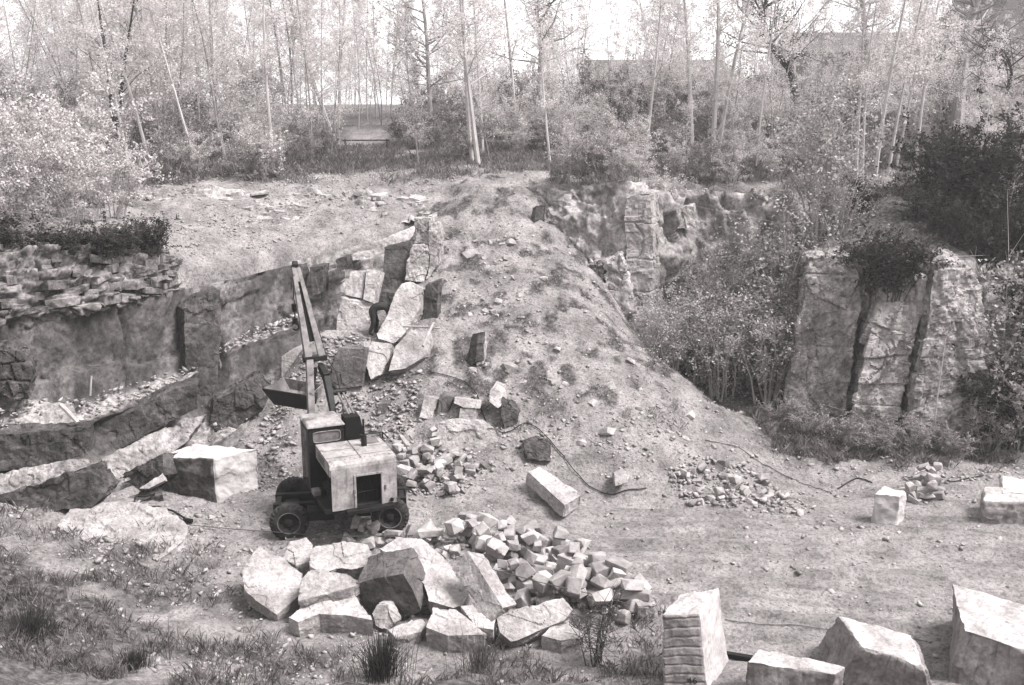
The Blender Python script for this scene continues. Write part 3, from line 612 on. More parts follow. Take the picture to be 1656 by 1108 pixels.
block8('stone_block', [G(1530,1112,-.1), G(1745,1180,-.1), G(1760,1060,-.1), G(1545,1010,-.1)] + b4t, M['cut_face'], 'largest block, broad pale sloping top, cut off by the lower right corner of the photo', group=BG, mats={'top': M['cut_top']}, seed=17, rel={'front': flute(8, .035)}, amp=.03)
# the painted number on the scored block
cu = bpy.data.curves.new('painted_number', 'FONT'); cu.body = '46'; cu.size = .2; cu.extrude = .002; cu.align_x = 'CENTER'
to = bpy.data.objects.new('tmp', cu); COL.objects.link(to)
tm = bpy.data.meshes.new_from_object(to.evaluated_get(bpy.context.evaluated_depsgraph_get())); bpy.data.objects.remove(to)
A_, B_, D_ = f1b[0], f1b[1], f1t[0]
bl, br = f1b[0] + Vector((0,0,-.1)), f1b[1] + Vector((0,0,-.1)); tl, tr = f1t[0], f1t[1]
q = lambda s, t: bl * (1-s) * (1-t) + br * s * (1-t) + tr * s * t + tl * (1-s) * t
ux_ = (br - bl).normalized(); uz_ = (tl - bl); uz_ = (uz_ - ux_ * uz_.dot(ux_)).normalized(); un_ = ux_.cross(uz_)
num = link('painted_number', tm, mat_plain('number_paint', .03, .8)); num.parent = f1
loc = q(.66, .175) + un_ * .022
rot = Matrix((ux_, uz_, un_)).transposed().to_4x4()
num.matrix_parent_inverse = Matrix.Identity(4); num.matrix_local = Matrix.Translation(loc - Vector(f1.location)) @ rot @ Matrix.Rotation(R(4), 4, 'Z')

# stones in and around the pit
PT = 'blocks in the pit below the mound'
VF = (.1, -.97, .2)
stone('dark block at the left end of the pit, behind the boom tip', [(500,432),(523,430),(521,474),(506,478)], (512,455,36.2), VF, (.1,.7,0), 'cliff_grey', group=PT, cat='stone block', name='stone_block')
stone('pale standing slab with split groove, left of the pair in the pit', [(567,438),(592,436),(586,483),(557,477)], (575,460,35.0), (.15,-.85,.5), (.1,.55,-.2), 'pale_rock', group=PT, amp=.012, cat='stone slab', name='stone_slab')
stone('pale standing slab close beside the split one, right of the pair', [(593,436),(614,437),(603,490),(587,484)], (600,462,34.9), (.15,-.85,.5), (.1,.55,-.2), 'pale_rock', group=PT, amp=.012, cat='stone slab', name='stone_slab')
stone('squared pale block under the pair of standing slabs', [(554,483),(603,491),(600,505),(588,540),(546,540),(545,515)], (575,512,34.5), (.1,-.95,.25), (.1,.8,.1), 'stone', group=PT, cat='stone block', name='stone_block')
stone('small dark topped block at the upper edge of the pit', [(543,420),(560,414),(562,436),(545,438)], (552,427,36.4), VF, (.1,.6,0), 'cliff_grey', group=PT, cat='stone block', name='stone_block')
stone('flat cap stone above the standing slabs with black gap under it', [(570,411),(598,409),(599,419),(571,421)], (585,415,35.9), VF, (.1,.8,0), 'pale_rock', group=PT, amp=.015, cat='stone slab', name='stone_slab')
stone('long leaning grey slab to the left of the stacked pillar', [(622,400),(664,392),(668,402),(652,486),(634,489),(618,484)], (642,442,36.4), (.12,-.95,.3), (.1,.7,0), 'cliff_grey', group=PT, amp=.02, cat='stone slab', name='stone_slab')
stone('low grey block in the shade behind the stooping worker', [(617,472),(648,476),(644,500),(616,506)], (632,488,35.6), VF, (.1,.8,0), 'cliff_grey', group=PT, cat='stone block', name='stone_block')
stone('biggest boulder of the pit, long and rounded, leaning beside the worker', [(664,456),(683,468),(679,500),(655,538),(640,556),(612,548),(609,540),(626,512),(640,474),(650,459)], (645,505,33.2), (.35,-.8,.5), (.25,.75,-.15), 'stone', group=PT, cat='boulder', name='boulder', amp=.03, shrink=.9)
stone('upper block of the stacked rock pillar', [(671,354),(697,352),(695,396),(669,396)], (683,375,37.2), VF, (.1,.8,0), 'pale_rock', group=PT, cat='stone block', name='stone_block', amp=.05)
stone('bulging lower block of the stacked rock pillar', [(668,398),(692,396),(694,430),(685,458),(656,452),(658,425)], (677,425,36.4), (.1,-.95,.25), (.1,.8,0), 'pale_rock', group=PT, cat='stone block', name='stone_block', amp=.05)
stone('slim column of rock on the right of the stacked pillar', [(694,364),(708,360),(713,380),(708,430),(690,456),(695,420)], (702,405,36.7), (.1,-.95,.25), (.1,.7,0), 'pale_rock', group=PT, cat='stone block', name='stone_block', amp=.05)
stone('squat block at the foot of the leaning boulder, beneath the pole', [(664,533),(694,533),(698,548),(690,575),(655,596),(628,600),(640,560)], (664,566,32.2), (.1,-.75,.65), (.1,.7,-.4), 'stone', group=PT, cat='stone block', name='stone_block')
stone('wide pale block in front of the worker, joined to the pit ledge', [(588,552),(632,556),(630,580),(618,606),(600,614),(590,590)], (610,582,32.0), (.2,-.8,.55), (.1,.8,-.3), 'stone', group=PT, cat='stone block', name='stone_block')
stone('grey faced block right beside the elbow of the boom', [(548,562),(590,564),(588,594),(586,624),(534,630),(538,590)], (563,595,31.7), (-.1,-.95,.3), (.15,.8,-.1), 'stone_grey', group=PT, cat='stone block', name='stone_block')
stone('pale drilled block behind the bucket', [(455,576),(494,556),(500,570),(500,618),(455,614)], (478,592,33.2), (.1,-.95,.25), (.1,.8,0), 'stone', group=PT, cat='stone block', name='stone_block')
stone('dark slab standing in the niche between the leaning boulder and the mound', [(690,462),(709,454),(706,522),(680,526)], (694,490,34.0), (-.1,-.98,.1), (.1,.5,0), 'cliff_grey', group=PT, name='stone_slab', cat='stone slab', vox=.05)  # slab in the niche; the niche's shadow is put into its dark colour
# stones on the mound
MG = 'rocks bedded in the mound'
stone('dark upright slab sticking out of the middle of the mound', [(764,540),(773,538),(769,585),(760,592),(750,590)], (762,565,31.9), (-.5,-.85,.1), (.25,.2,0), 'cliff_grey', group=MG, name='stone_slab', cat='stone slab', vox=.035)
stone('thin pale slab leaning close against the dark upright slab', [(776,552),(784,556),(780,590),(771,592)], (777,572,32.0), VF, (.1,.4,0), 'pale_rock', group=MG, name='stone_slab', cat='stone slab', vox=.035)
stone('dark sliver of rock upright near the top of the mound', [(860,336),(867,332),(864,362),(857,366)], (862,350,39.4), (-.5,-.85,.1), (.4,.3,0), 'cliff_grey', group=MG, cat='rock', name='rock', vox=.04)
stone('low rounded boulder bulging from the foot of the mound', [(708,686),(735,678),(780,681),(812,700),(808,722),(770,734),(725,730),(706,712)], (760,706,28.9), (0,-.75,.65), (0,.6,-.5), 'stone', group=MG, cat='boulder', name='boulder', shrink=1.1, amp=.05)
stone('pale tilted slab at the left above the rounded boulder', [(686,641),(709,645),(698,679),(678,675)], (693,660,29.9), (.3,-.85,.45), (.1,.5,-.1), 'stone', group=MG, name='stone_slab', cat='stone slab')
stone('grey slab in the gap next to the pale tilted slab', [(711,638),(733,642),(718,684),(703,680)], (716,660,29.9), (.2,-.9,.35), (.1,.4,0), 'stone_grey', group=MG, name='stone_slab', cat='stone slab')
stone('thin overhanging ledge stone above the rounded boulder, hose on its end', [(735,643),(778,650),(776,660),(750,659),(734,652)], (756,652,29.7), (.1,-.8,.6), (0,.5,-.1), 'stone', group=MG, name='stone_slab', cat='stone slab', vox=.035)
stone('pale squared block tucked under the ledge stone', [(744,661),(770,661),(768,680),(742,682)], (756,671,29.6), VF, (.1,.5,0), 'stone', group=MG, name='stone_block', cat='stone block')
stone('jagged rock perched on the mound beside the hose, black underneath', [(791,634),(801,628),(812,637),(815,652),(805,660),(792,650)], (803,645,29.8), (.2,-.85,.5), (.1,.5,0), 'stone', group=MG, cat='rock', name='rock')
stone('dark rough rock below the jagged perched one', [(813,642),(826,650),(838,664),(834,690),(818,700),(812,672)], (824,672,29.6), (.2,-.85,.4), (.1,.6,-.2), 'cliff_grey', group=MG, cat='rock', name='rock', amp=.06)
stone('long pale slab lying at the foot of the mound by the track', [(852,761),(873,754),(942,800),(913,817)], zref(895,785,.55), (.12,-.3,.94), (-.05,-.02,-.36), 'stone', group=MG, name='stone_slab', cat='stone slab')
stone('pale rock right of the long slab at the foot of the mound', [(993,764),(1005,757),(1018,768),(1014,780),(996,785)], zref(1005,772,.5), (0,-.6,.8), (0,.4,-.2), 'stone', group=MG, cat='rock', name='rock')
stone('dark topped boulder under the bend of the hose', [(846,712),(868,704),(892,714),(890,745),(850,745)], (870,725,28.2), (.1,-.8,.6), (0,.6,-.2), 'cliff_grey', group=MG, cat='boulder', name='boulder', amp=.06)
stone('small dark stone left of the mound near the excavator cab', [(612,655),(626,652),(622,676),(607,680)], (617,666,30.5), VF, (.1,.4,0), 'stone_grey', group=MG, cat='stone', vox=.035)
stone('grey stone bedded in the slope below the cobbles', [(776,748),(786,746),(803,764),(798,770)], (790,757,27.7), (.1,-.7,.7), (0,.4,-.2), 'stone_grey', group=MG, cat='stone', vox=.035)
for lab, c_ in [('pale flat stone high on the mound, nearer its crest', [(790,388),(808,386),(812,398),(796,404)]), ('pale flat stone on the mound below the first one', [(786,430),(804,428),(806,446),(790,450)])]:
    h_ = hit(*c_[0]); stone(lab, c_, (c_[0][0], c_[0][1], h_.y - .1), (0,-.8,.6), (0,.5,-.1), 'pale_rock', group=MG, name='stone_slab', cat='stone slab', vox=.05)
# left bank
stone('dark wedge of rock leaning to the left of the big squared block', [(156,802),(200,764),(263,733),(264,768),(215,800),(175,816)], (210,785,26.3), (-.3,-.9,.3), (.3,.5,-.1), 'cliff_grey', cat='rock', name='rock', vox=.06, amp=.05)
stone('white splinter of stone leaning on the dark wedge', [(226,790),(263,765),(266,777),(240,790)], (248,778,25.9), (0,-.7,.7), (0,.2,-.1), 'stone', cat='stone', vox=.03)
stone('grey slab lying below the white splinter', [(192,811),(256,784),(262,800),(208,816)], zref(230,802,.5), (0,-.4,.9), (0,.1,-.3), 'cliff_grey', cat='stone slab', name='stone_slab')
stone('broad pale rock shelf almost level with the soil at the left', [(112,822),(190,812),(268,822),(306,850),(300,872),(268,898),(232,914),(180,890),(120,868),(92,850)], zref(205,860,.56), (.02,-.12,.99), (0,0,-.5), 'stone', cat='rock', name='rock_shelf', vox=.07, amp=.05)
stone('projecting squared ledge block at the left edge of the quarry wall', [(-60,570),(34,566),(48,600),(52,636),(30,646),(-60,640)], (0,606,26.1), (.2,-.95,.2), (-.3,.9,0), 'cliff_grey', cat='rock', name='rock', vox=.06, amp=.05, blk=(.5, 1.0, .06, .06))
stone('flat pale shelf of rock below the projecting ledge block', [(-80,655),(60,648),(110,655),(146,684),(120,694),(60,697),(-80,708)], zref(40,680,2.55), (.05,-.25,.97), (0,.1,-.7), 'pale_rock', cat='rock', name='rock_shelf', vox=.06, amp=.05)
LG = 'angular rock of the stepped quarry wall'
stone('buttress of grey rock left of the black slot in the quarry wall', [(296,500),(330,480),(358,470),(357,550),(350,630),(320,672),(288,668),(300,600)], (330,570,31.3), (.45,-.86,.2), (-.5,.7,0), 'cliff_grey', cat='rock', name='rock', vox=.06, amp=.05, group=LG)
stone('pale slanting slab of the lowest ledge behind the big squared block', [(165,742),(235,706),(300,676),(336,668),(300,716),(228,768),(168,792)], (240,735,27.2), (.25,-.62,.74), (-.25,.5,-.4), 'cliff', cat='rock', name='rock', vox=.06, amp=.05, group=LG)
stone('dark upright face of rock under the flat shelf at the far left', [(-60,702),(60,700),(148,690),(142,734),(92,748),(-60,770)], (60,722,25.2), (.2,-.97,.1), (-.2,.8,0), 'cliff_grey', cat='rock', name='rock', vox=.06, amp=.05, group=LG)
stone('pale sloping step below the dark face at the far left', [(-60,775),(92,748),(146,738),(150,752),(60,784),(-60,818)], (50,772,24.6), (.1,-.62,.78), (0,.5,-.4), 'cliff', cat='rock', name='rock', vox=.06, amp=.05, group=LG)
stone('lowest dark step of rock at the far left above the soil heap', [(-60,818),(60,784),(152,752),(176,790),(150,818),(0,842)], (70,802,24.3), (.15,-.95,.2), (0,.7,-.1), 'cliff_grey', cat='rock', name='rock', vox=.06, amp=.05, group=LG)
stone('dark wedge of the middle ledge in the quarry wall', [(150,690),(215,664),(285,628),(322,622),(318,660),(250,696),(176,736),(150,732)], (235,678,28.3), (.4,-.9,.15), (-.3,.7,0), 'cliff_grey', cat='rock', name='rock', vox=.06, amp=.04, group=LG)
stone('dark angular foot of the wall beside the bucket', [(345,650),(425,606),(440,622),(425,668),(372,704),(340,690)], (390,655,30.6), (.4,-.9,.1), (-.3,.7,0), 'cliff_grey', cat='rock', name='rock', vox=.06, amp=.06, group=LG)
# right outcrop: three columns parted by slanting dark cracks, and the pillar beside the mound
OC = 'columns of the split outcrop'
stone('left column of the outcrop, squat and grey, ending in a broad foot', [(1306,418),(1360,408),(1404,425),(1409,440),(1389,520),(1374,600),(1358,672),(1326,682),(1268,664),(1268,634),(1285,560),(1300,480)], (1330,545,34.2), (-.25,-.95,.15), (.6,2.2,0), 'cliff', cat='outcrop', name='outcrop', group=OC, vox=.075, amp=.07, blk=(2.6, 2.0, .05, .04))
stone('middle column of the outcrop, palest and most broken', [(1430,462),(1455,450),(1489,452),(1490,480),(1473,560),(1456,640),(1432,712),(1420,724),(1400,700),(1380,672),(1397,596),(1412,530)], (1435,580,32.9), (-.15,-.95,.22), (.5,2.4,0), 'stone', cat='outcrop', name='outcrop', group=OC, vox=.06, amp=.06, blk=(.9, 1.0, .07, .06))
stone('right column of the outcrop, tallest, with rounded shoulder', [(1509,440),(1532,420),(1560,430),(1582,470),(1588,560),(1584,640),(1560,720),(1545,770),(1500,760),(1474,690),(1488,600),(1502,500)], (1530,590,32.2), (-.02,-.97,.2), (.5,2.4,0), 'cliff', cat='outcrop', name='outcrop', group=OC, vox=.075, amp=.08, blk=(2.8, 2.2, .05, .04))
stone('tall squared pillar of pale rock on the right of the mound', [(1010,318),(1032,312),(1052,312),(1055,400),(1052,470),(1056,500),(1046,560),(1012,560),(1000,510),(1012,440)], (1030,430,38.2), (-.1,-.98,.1), (.6,1.8,0), 'stone', cat='rock stack', name='rock_stack', vox=.06, amp=.05, blk=(1.3, 1.6, .022, .06))
stone('short broken pillar to the left of the tall squared pillar', [(980,424),(1002,412),(1011,430),(1008,500),(1000,520),(978,500)], (994,465,37.7), (-.1,-.98,.1), (.4,1.2,0), 'pale_rock', cat='rock stack', name='rock_stack', vox=.06, amp=.05, blk=(.7, .8, .04, .07))
stone('weathered stub of rock in the cliff left of the short pillar', [(944,428),(972,420),(980,430),(972,480),(948,476)], (962,450,38.0), (-.1,-.98,.1), (.4,1.2,0), 'cliff', cat='rock stack', name='rock_stack', vox=.06, amp=.06, blk=(.7, .8, .04, .07))
stone('pale squared rock in the ivy behind the tall pillar', [(1090,338),(1122,334),(1124,368),(1092,372)], (1107,352,40.6), VF, (.2,1,0), 'pale_rock', cat='rock', name='rock', vox=.07, amp=.05)

# ------------------------------------------------------------------ heaps of cobbles: each stone an object, eight shapes shared
def hull_stone(seed, sx, sy, sz):
    r = random.Random(seed); bm = bmesh.new()
    for i in (-1, 1):
        for j in (-1, 1):
            for k in (-1, 1):
                bm.verts.new((i * sx * (.5 + r.uniform(-.24, .06)), j * sy * (.5 + r.uniform(-.26, .06)), k * sz * (.5 + r.uniform(-.26, .05))))
    for _ in range(4): bm.verts.new((r.uniform(-.5, .5) * sx, r.uniform(-.5, .5) * sy, r.choice((-.55, .55)) * sz))
    bmesh.ops.convex_hull(bm, input=bm.verts); 
    for v in [v for v in bm.verts if not v.link_faces]: bm.verts.remove(v)
    bmesh.ops.bevel(bm, geom=list(bm.edges), offset=.010 * min(sx, sy, sz) / .3, segments=1, affect='EDGES', clamp_overlap=True)
    me = bpy.data.meshes.new('cobble'); bm.to_mesh(me); bm.free(); me.materials.append(M['rubble']); return me
CB = [hull_stone(100 + i, *d) for i, d in enumerate([(.42,.30,.24),(.36,.32,.28),(.50,.26,.18),(.32,.28,.26),(.46,.34,.20),(.38,.24,.22),(.30,.30,.30),(.56,.30,.16),(.40,.36,.26),(.34,.22,.20)])]
def heap(pts, label, group, smin, smax, cat='stone', name='cobble', sink=.45, seed=1):
    """pts: ground points (x, y) with an optional heap height; stones settle on the ground or on those below"""
    r = random.Random(seed); placed = []
    for (x, y, top) in pts:
        s = r.uniform(smin, smax); rad = .17 * s; z = height(x, y) + rad * sink
        for (a, b, c, q) in placed:
            d2 = (a - x) ** 2 + (b - y) ** 2; k = .82 * (q + rad)
            if d2 < k * k: z = max(z, c + math.sqrt(k * k - d2) * .72)
        if z > height(x, y) + top: continue
        placed.append((x, y, z, rad))
        o = bpy.data.objects.new(name, r.choice(CB)); COL.objects.link(o); o.location = (x, y, z)
        o.rotation_euler = (r.gauss(0, .35), r.gauss(0, .35), r.uniform(0, 6.28)); o.scale = (s * r.uniform(.85, 1.15), s * r.uniform(.85, 1.1), s * r.uniform(.8, 1.1))
        tag(o, label, cat, group)
    return placed
def region(poly_px, n, z, seed, topf):
    r = random.Random(seed); q = [G(a, b, z) for a, b in poly_px]; xs = [p.x for p in q]; ys = [p.y for p in q]; out = []
    def ins(x, y):
        c = False; j = len(q) - 1
        for i in range(len(q)):
            if (q[i].y > y) != (q[j].y > y) and x < (q[j].x - q[i].x) * (y - q[i].y) / (q[j].y - q[i].y) + q[i].x: c = not c
            j = i
        return c
    while len(out) < n:
        x, y = r.uniform(min(xs), max(xs)), r.uniform(min(ys), max(ys))
        if ins(x, y): out.append((x, y, topf))
    return out
heap(region([(640,862),(700,852),(760,848),(840,858),(900,882),(985,925),(1050,962),(1015,985),(950,985),(905,968),(860,968),(820,945),(780,896),(720,886),(655,872)], 182, .25, 5, .8), 'angular cobble in the heap between the big slabs and the track', 'cobbles heaped beside the big slabs', .6, 1.5, seed=11)
heap(region([(540,868),(575,852),(640,858),(655,872),(600,884),(545,882)], 12, .2, 6, .5), 'cobble lying under and beside the near wheels of the excavator', 'cobbles by the near wheels', .8, 1.2, seed=12)
def on_slope(poly, n, seed):
    r = random.Random(seed); out = []; xs = [p[0] for p in poly]; ys = [p[1] for p in poly]
    while len(out) < n:
        a, b = r.uniform(min(xs), max(xs)), r.uniform(min(ys), max(ys)); c = False; j = len(poly) - 1
        for i in range(len(poly)):
            if (poly[i][1] > b) != (poly[j][1] > b) and a < (poly[j][0] - poly[i][0]) * (b - poly[i][1]) / (poly[j][1] - poly[i][1]) + poly[i][0]: c = not c
            j = i
        if c: p = hit(a, b); out.append((p.x, p.y, .8))
    return out
heap(on_slope([(640,730),(690,722),(740,735),(775,752),(760,780),(742,800),(680,802),(648,790)], 62, 8), 'cobble in the heap on the right of the engine hood', 'cobbles heaped behind the excavator', .6, 1.15, seed=13)
heap(on_slope([(1080,770),(1120,745),(1180,755),(1235,778),(1262,800),(1308,824),(1300,834),(1230,826),(1170,815),(1120,815)], 46, 9), 'stone in the loose spread at the right toe of the mound', 'stones spread at the toe of the mound', .4, 1.05, sink=.1, seed=14)
heap(on_slope([(1460,788),(1480,776),(1500,772),(1520,786),(1528,800),(1510,812),(1480,814),(1462,806)], 26, 10), 'cobble in the small round heap beside the upright block', 'cobbles heaped beside the upright block', .7, 1.05, seed=15)
# loose gravel and chippings: nobody could count these
def hull_np(seed):
    r = np.random.RandomState(seed); v = r.uniform(-.5, .5, (9, 3)) * np.array([1, .8, .6]); bm = bmesh.new()
    for p in v: bm.verts.new(p)
    bmesh.ops.convex_hull(bm, input=bm.verts)
    for w_ in [w_ for w_ in bm.verts if not w_.link_faces]: bm.verts.remove(w_)
    bmesh.ops.triangulate(bm, faces=bm.faces); bm.verts.ensure_lookup_table(); bm.verts.index_update()
    V = np.array([p.co[:] for p in bm.verts]); Fc = np.array([[q.index for q in f.verts] for f in bm.faces]); bm.free(); return V, Fc
GH = [hull_np(i) for i in range(6)]
def scatter(name, x, y, size, seed, mat, sink=.2, z=None):
    r = np.random.RandomState(seed); n = len(x); z = heights(x, y) if z is None else z; Vs = []; Fs = []; off = 0
    which = r.randint(0, len(GH), n)
    for k, (V, Fc) in enumerate(GH):
        i = np.nonzero(which == k)[0]
        if not len(i): continue
        a = r.uniform(0, 6.28, len(i)); c, s = np.cos(a), np.sin(a); sz = size[i]
        px = V[None, :, 0] * c[:, None] - V[None, :, 1] * s[:, None]; py = V[None, :, 0] * s[:, None] + V[None, :, 1] * c[:, None]; pz = V[None, :, 2] + px * r.uniform(-.5, .5, (len(i), 1))
        Q = np.stack([x[i][:, None] + px * sz[:, None], y[i][:, None] + py * sz[:, None], z[i][:, None] + (pz + .3 - sink) * sz[:, None]], -1)
        Vs.append(Q.reshape(-1, 3)); Fs.append((Fc[None] + (np.arange(len(i)) * len(V))[:, None, None] + off).reshape(-1, 3)); off += len(i) * len(V)
    o = link(name, mesh_np(name, np.concatenate(Vs), np.concatenate(Fs)), mat); struct(o, 'stuff'); return o
r_ = np.random.RandomState(3); nG = 90000
gx = r_.uniform(-19, 21, nG); gy = 16.5 + (r_.uniform(0, 1, nG) ** 1.2) * 29
gz = heights(gx, gy); gs = rim_sd(gx, gy)
den = .25 + .75 * sst(-.1, .35, fbm(gx / 1.6, gy / 1.6, 0, 3, 201))
rd = sst(-6, 1, gx) * sst(30, 26.5, gy) * sst(.9, .3, gz); den *= 1 - .90 * rd
den *= np.where((gs > .8) & (gx > 1), .1, 1); den *= 1 - .5 * sst(.8, 2.0, gz) * (gs < 0); den *= 1 - .88 * sst(-2.5, -8, gx) * sst(23, 19, gy)
keep = (r_.uniform(0, 1, nG) < den) & ((gs < -.25) | (gs > .9))
gx, gy = gx[keep], gy[keep]; sz = .035 + .16 * r_.uniform(0, 1, len(gx)) ** 5 + .05 * r_.uniform(0, 1, len(gx))
scatter('gravel', gx, gy, sz, 4, M['gravel'])

# rubble: the many smaller stones between the cobbles, on the ledges of the wall and on the pit floor
def pts_of(lst): a = np.array(lst); return a[:, 0], a[:, 1]
RX, RY, RS = [], [], []
for poly, n, z_ in [([(640,862),(700,852),(760,848),(840,858),(900,882),(985,925),(1050,962),(1015,985),(950,985),(905,968),(860,968),(820,945),(780,896),(720,886),(655,872)], 420, .2)]:
    for x_, y_, _ in region(poly, n, z_, 31, 0): RX.append(x_); RY.append(y_); RS.append(.14 + .2 * RNG.random())
for poly, n in [([(640,725),(690,718),(740,735),(780,752),(765,790),(742,806),(680,806),(648,792)], 260), ([(1070,765),(1120,735),(1190,750),(1245,778),(1272,800),(1318,824),(1300,838),(1230,830),(1170,820),(1110,818)], 420), ([(520,545),(600,545),(600,560),(540,600),(500,640),(430,720),(420,690),(470,610)], 420), ([(560,640),(640,620),(680,600),(670,700),(600,720),(540,660)], 300), ([(400,720),(480,690),(480,760),(420,800),(390,790)], 160), ([(120,870),(330,850),(440,900),(400,1000),(260,960),(100,930)], 90)]:
    for x_, y_, _ in on_slope(poly, n, 41): RX.append(x_); RY.append(y_); RS.append(.08 + .20 * RNG.random() ** 2)
RX, RY, RS = np.array(RX), np.array(RY), np.array(RS)
scatter('rubble', RX, RY, RS, 14, M['gravel'], .1)
LX, LY, LZ, LS = [], [], [], []
for ra, rb, n in ((2, 3, 520), (5, 6, 90)):
    A_r, B_r = [P(*q) for q in LW[ra]], [P(*q) for q in LW[rb]]
    for _ in range(n):
        t_ = RNG.random() * (len(A_r) - 1.001); i = int(t_); f = t_ - i; g = RNG.random(); p = A_r[i].lerp(A_r[i+1], f).lerp(B_r[i].lerp(B_r[i+1], f), g)
        LX.append(p.x); LY.append(p.y); LZ.append(p.z + .02); LS.append(.07 + .20 * RNG.random() ** 2)
scatter('rubble', np.array(LX), np.array(LY), np.array(LS), 15, M['gravel'], .0, np.array(LZ))

# rocks bedded in the slope of the mound
MR = [hull_stone(200 + i, *d) for i, d in enumerate([(.5,.4,.22),(.4,.3,.26),(.6,.4,.2),(.35,.3,.2)])]
rr = random.Random(77)
for x_, y_, _ in on_slope([(740,400),(800,330),(860,380),(960,520),(1080,640),(1200,740),(1100,740),(960,760),(860,740),(830,640),(740,600),(720,480)], 46, 78):
    o = bpy.data.objects.new('rock', rr.choice(MR)); COL.objects.link(o); s_ = rr.uniform(.3, .85) if rr.random() < .85 else 1.2; o.location = (x_, y_, height(x_, y_) - .03 * s_)
    o.rotation_euler = (rr.gauss(.3, .3), rr.gauss(0, .3), rr.uniform(0, 6.28)); o.scale = (s_, s_, s_); tag(o, 'small pale rock half bedded in the bare slope of the mound', 'rock', 'small rocks on the mound slope')
# ------------------------------------------------------------------ the wheeled excavator
M['paint_dark'] = mat_plain('dark_grimy_paint', .013, .55, 0, .6, 5)
M['paint_pale'] = mat_noise('chalky_worn_paint', .28, .55, scale=2.6, rough=.7, bump=.08, bscale=20, spots=(1.5, .58, .55), stain=(2.0, .52, .5, (2.6, 2.6, .5)), grit=(16, .8, 1.15))
M['paint_mid'] = mat_noise('dull_grey_paint', .10, .24, scale=3.0, rough=.6, bump=.08, bscale=20, spots=(4, .6, .4))
M['steel'] = mat_noise('scuffed_steel', .14, .34, scale=3.5, rough=.5, bump=.1, bscale=20, spots=(5, .6, .35))
M['tyre'] = mat_noise('dusty_tyre_rubber', .012, .07, scale=5, rough=.9, bump=.2, bscale=30)
M['rim'] = mat_plain('dark_rim', .03, .6, 0, .5, 8)
M['pane'] = mat_plain('dusty_pane', .22, .25, 0, .5, 3)
M['black'] = mat_plain('sooty_black', .006, .9, 0, .3, 4)
M['cable'] = mat_plain('dark_hose_rubber', .03, .8, 0, .3, 6)
M['wire'] = mat_plain('dull_wire', .10, .6, 0, .3, 6)
EX = Vector((-4.62, 25.15, 0.0)); YAWC, YAWU = R(8), R(23)
ex = empty('wheeled_excavator', EX)
tag(ex, 'old dark wheeled excavator with boom raised and pale engine hood towards the viewer', 'excavator')
MC = Matrix.Rotation(YAWC, 4, 'Z'); MU = Matrix.Translation((.20, .06, .10)) @ Matrix.Rotation(YAWU, 4, 'Z')
def T(Mx, *p): return Mx @ Vector(p)
b = MB()
b.box((-1.75, -.42, .50), (1.75, -.26, .78), MC); b.box((-1.75, .26, .50), (1.75, .42, .78), MC)
for x_ in (-1.7, -.6, .5, 1.55): b.box((x_, -.26, .53), (x_ + .14, .26, .75), MC)
b.tube([T(MC, -1.3, -.85, .5), T(MC, -1.3, .85, .5)], .11, 10); b.tube([T(MC, 1.3, -.85, .5), T(MC, 1.3, .85, .5)], .11, 10)
b.box((-1.46, -.25, .36), (-1.14, .25, .66), MC); b.box((1.14, -.25, .36), (1.46, .25, .66), MC)
b.box((-.85, -.95, .48), (-.15, -.48, .74), MC); b.box((.2, -.93, .52), (.8, -.48, .72), MC)
b.tube([T(MC, 0, 0, .76), T(MC, 0, 0, .93)], .72, 24)
b.build('chassis', M['paint_dark'], ex, bevel=.012)
def wheel(cx, cy, out):
    c = T(MC, cx, cy, .5); ax = (MC @ Vector((0, out, 0, 0))).to_3d()
    prof = [(-.15,.27),(-.16,.33),(-.15,.42),(-.11,.475),(-.05,.495),(.05,.495),(.11,.475),(.15,.42),(.16,.33),(.15,.27),(.10,.27)]
    t = MB(); t.lathe(prof, c, ax, 40)
    for k in range(26):
        a = 2 * math.pi * k / 26; u = Vector((math.cos(a), 0, math.sin(a))); u = (MC.to_3x3() @ u); w_ = ax.cross(u)
        for s in (-1, 1):
            p0 = c + u * .488 + ax * (.015 * s); p1 = c + u * .47 + ax * (.125 * s) + w_ * .05; p2 = c + u * .40 + ax * (.158 * s) + w_ * .05
            t.tube([p0, p1, p2], [.024, .026, .02], 4)
    wo = t.build('wheel', M['tyre'], ex, smooth=True)
    r = MB(); r.lathe([(.10,.275),(.145,.285),(.15,.265),(.08,.25),(.02,.17),(.03,.10),(.10,.10),(.115,.06),(.115,0.001)], c, ax, 32)
    for k in range(8):
        a = 2 * math.pi * k / 8; u = MC.to_3x3() @ Vector((math.cos(a), 0, math.sin(a))); r.tube([c + u * .19 + ax * .03, c + u * .19 + ax * .075], .022, 6)
    r.build('rim', M['rim'], wo, smooth=True)
    q = MB(); q.lathe([(.148,.272),(.158,.285),(.152,.30),(.146,.292)], c, ax, 36); q.build('rim_flange', M['steel'], wo, smooth=True)
for cx in (-1.3, 1.3):
    for cy, o_ in ((-.92, -1), (.92, 1)): wheel(cx, cy, o_)
# upper carriage
b = MB(); b.box((-1.02, -1.72, .93), (.86, 1.0, 1.06), MU); b.box((-.5, -1.95, .90), (.75, -1.72, 1.02), MU)
b.build('turntable_deck', M['paint_dark'], ex, bevel=.015)
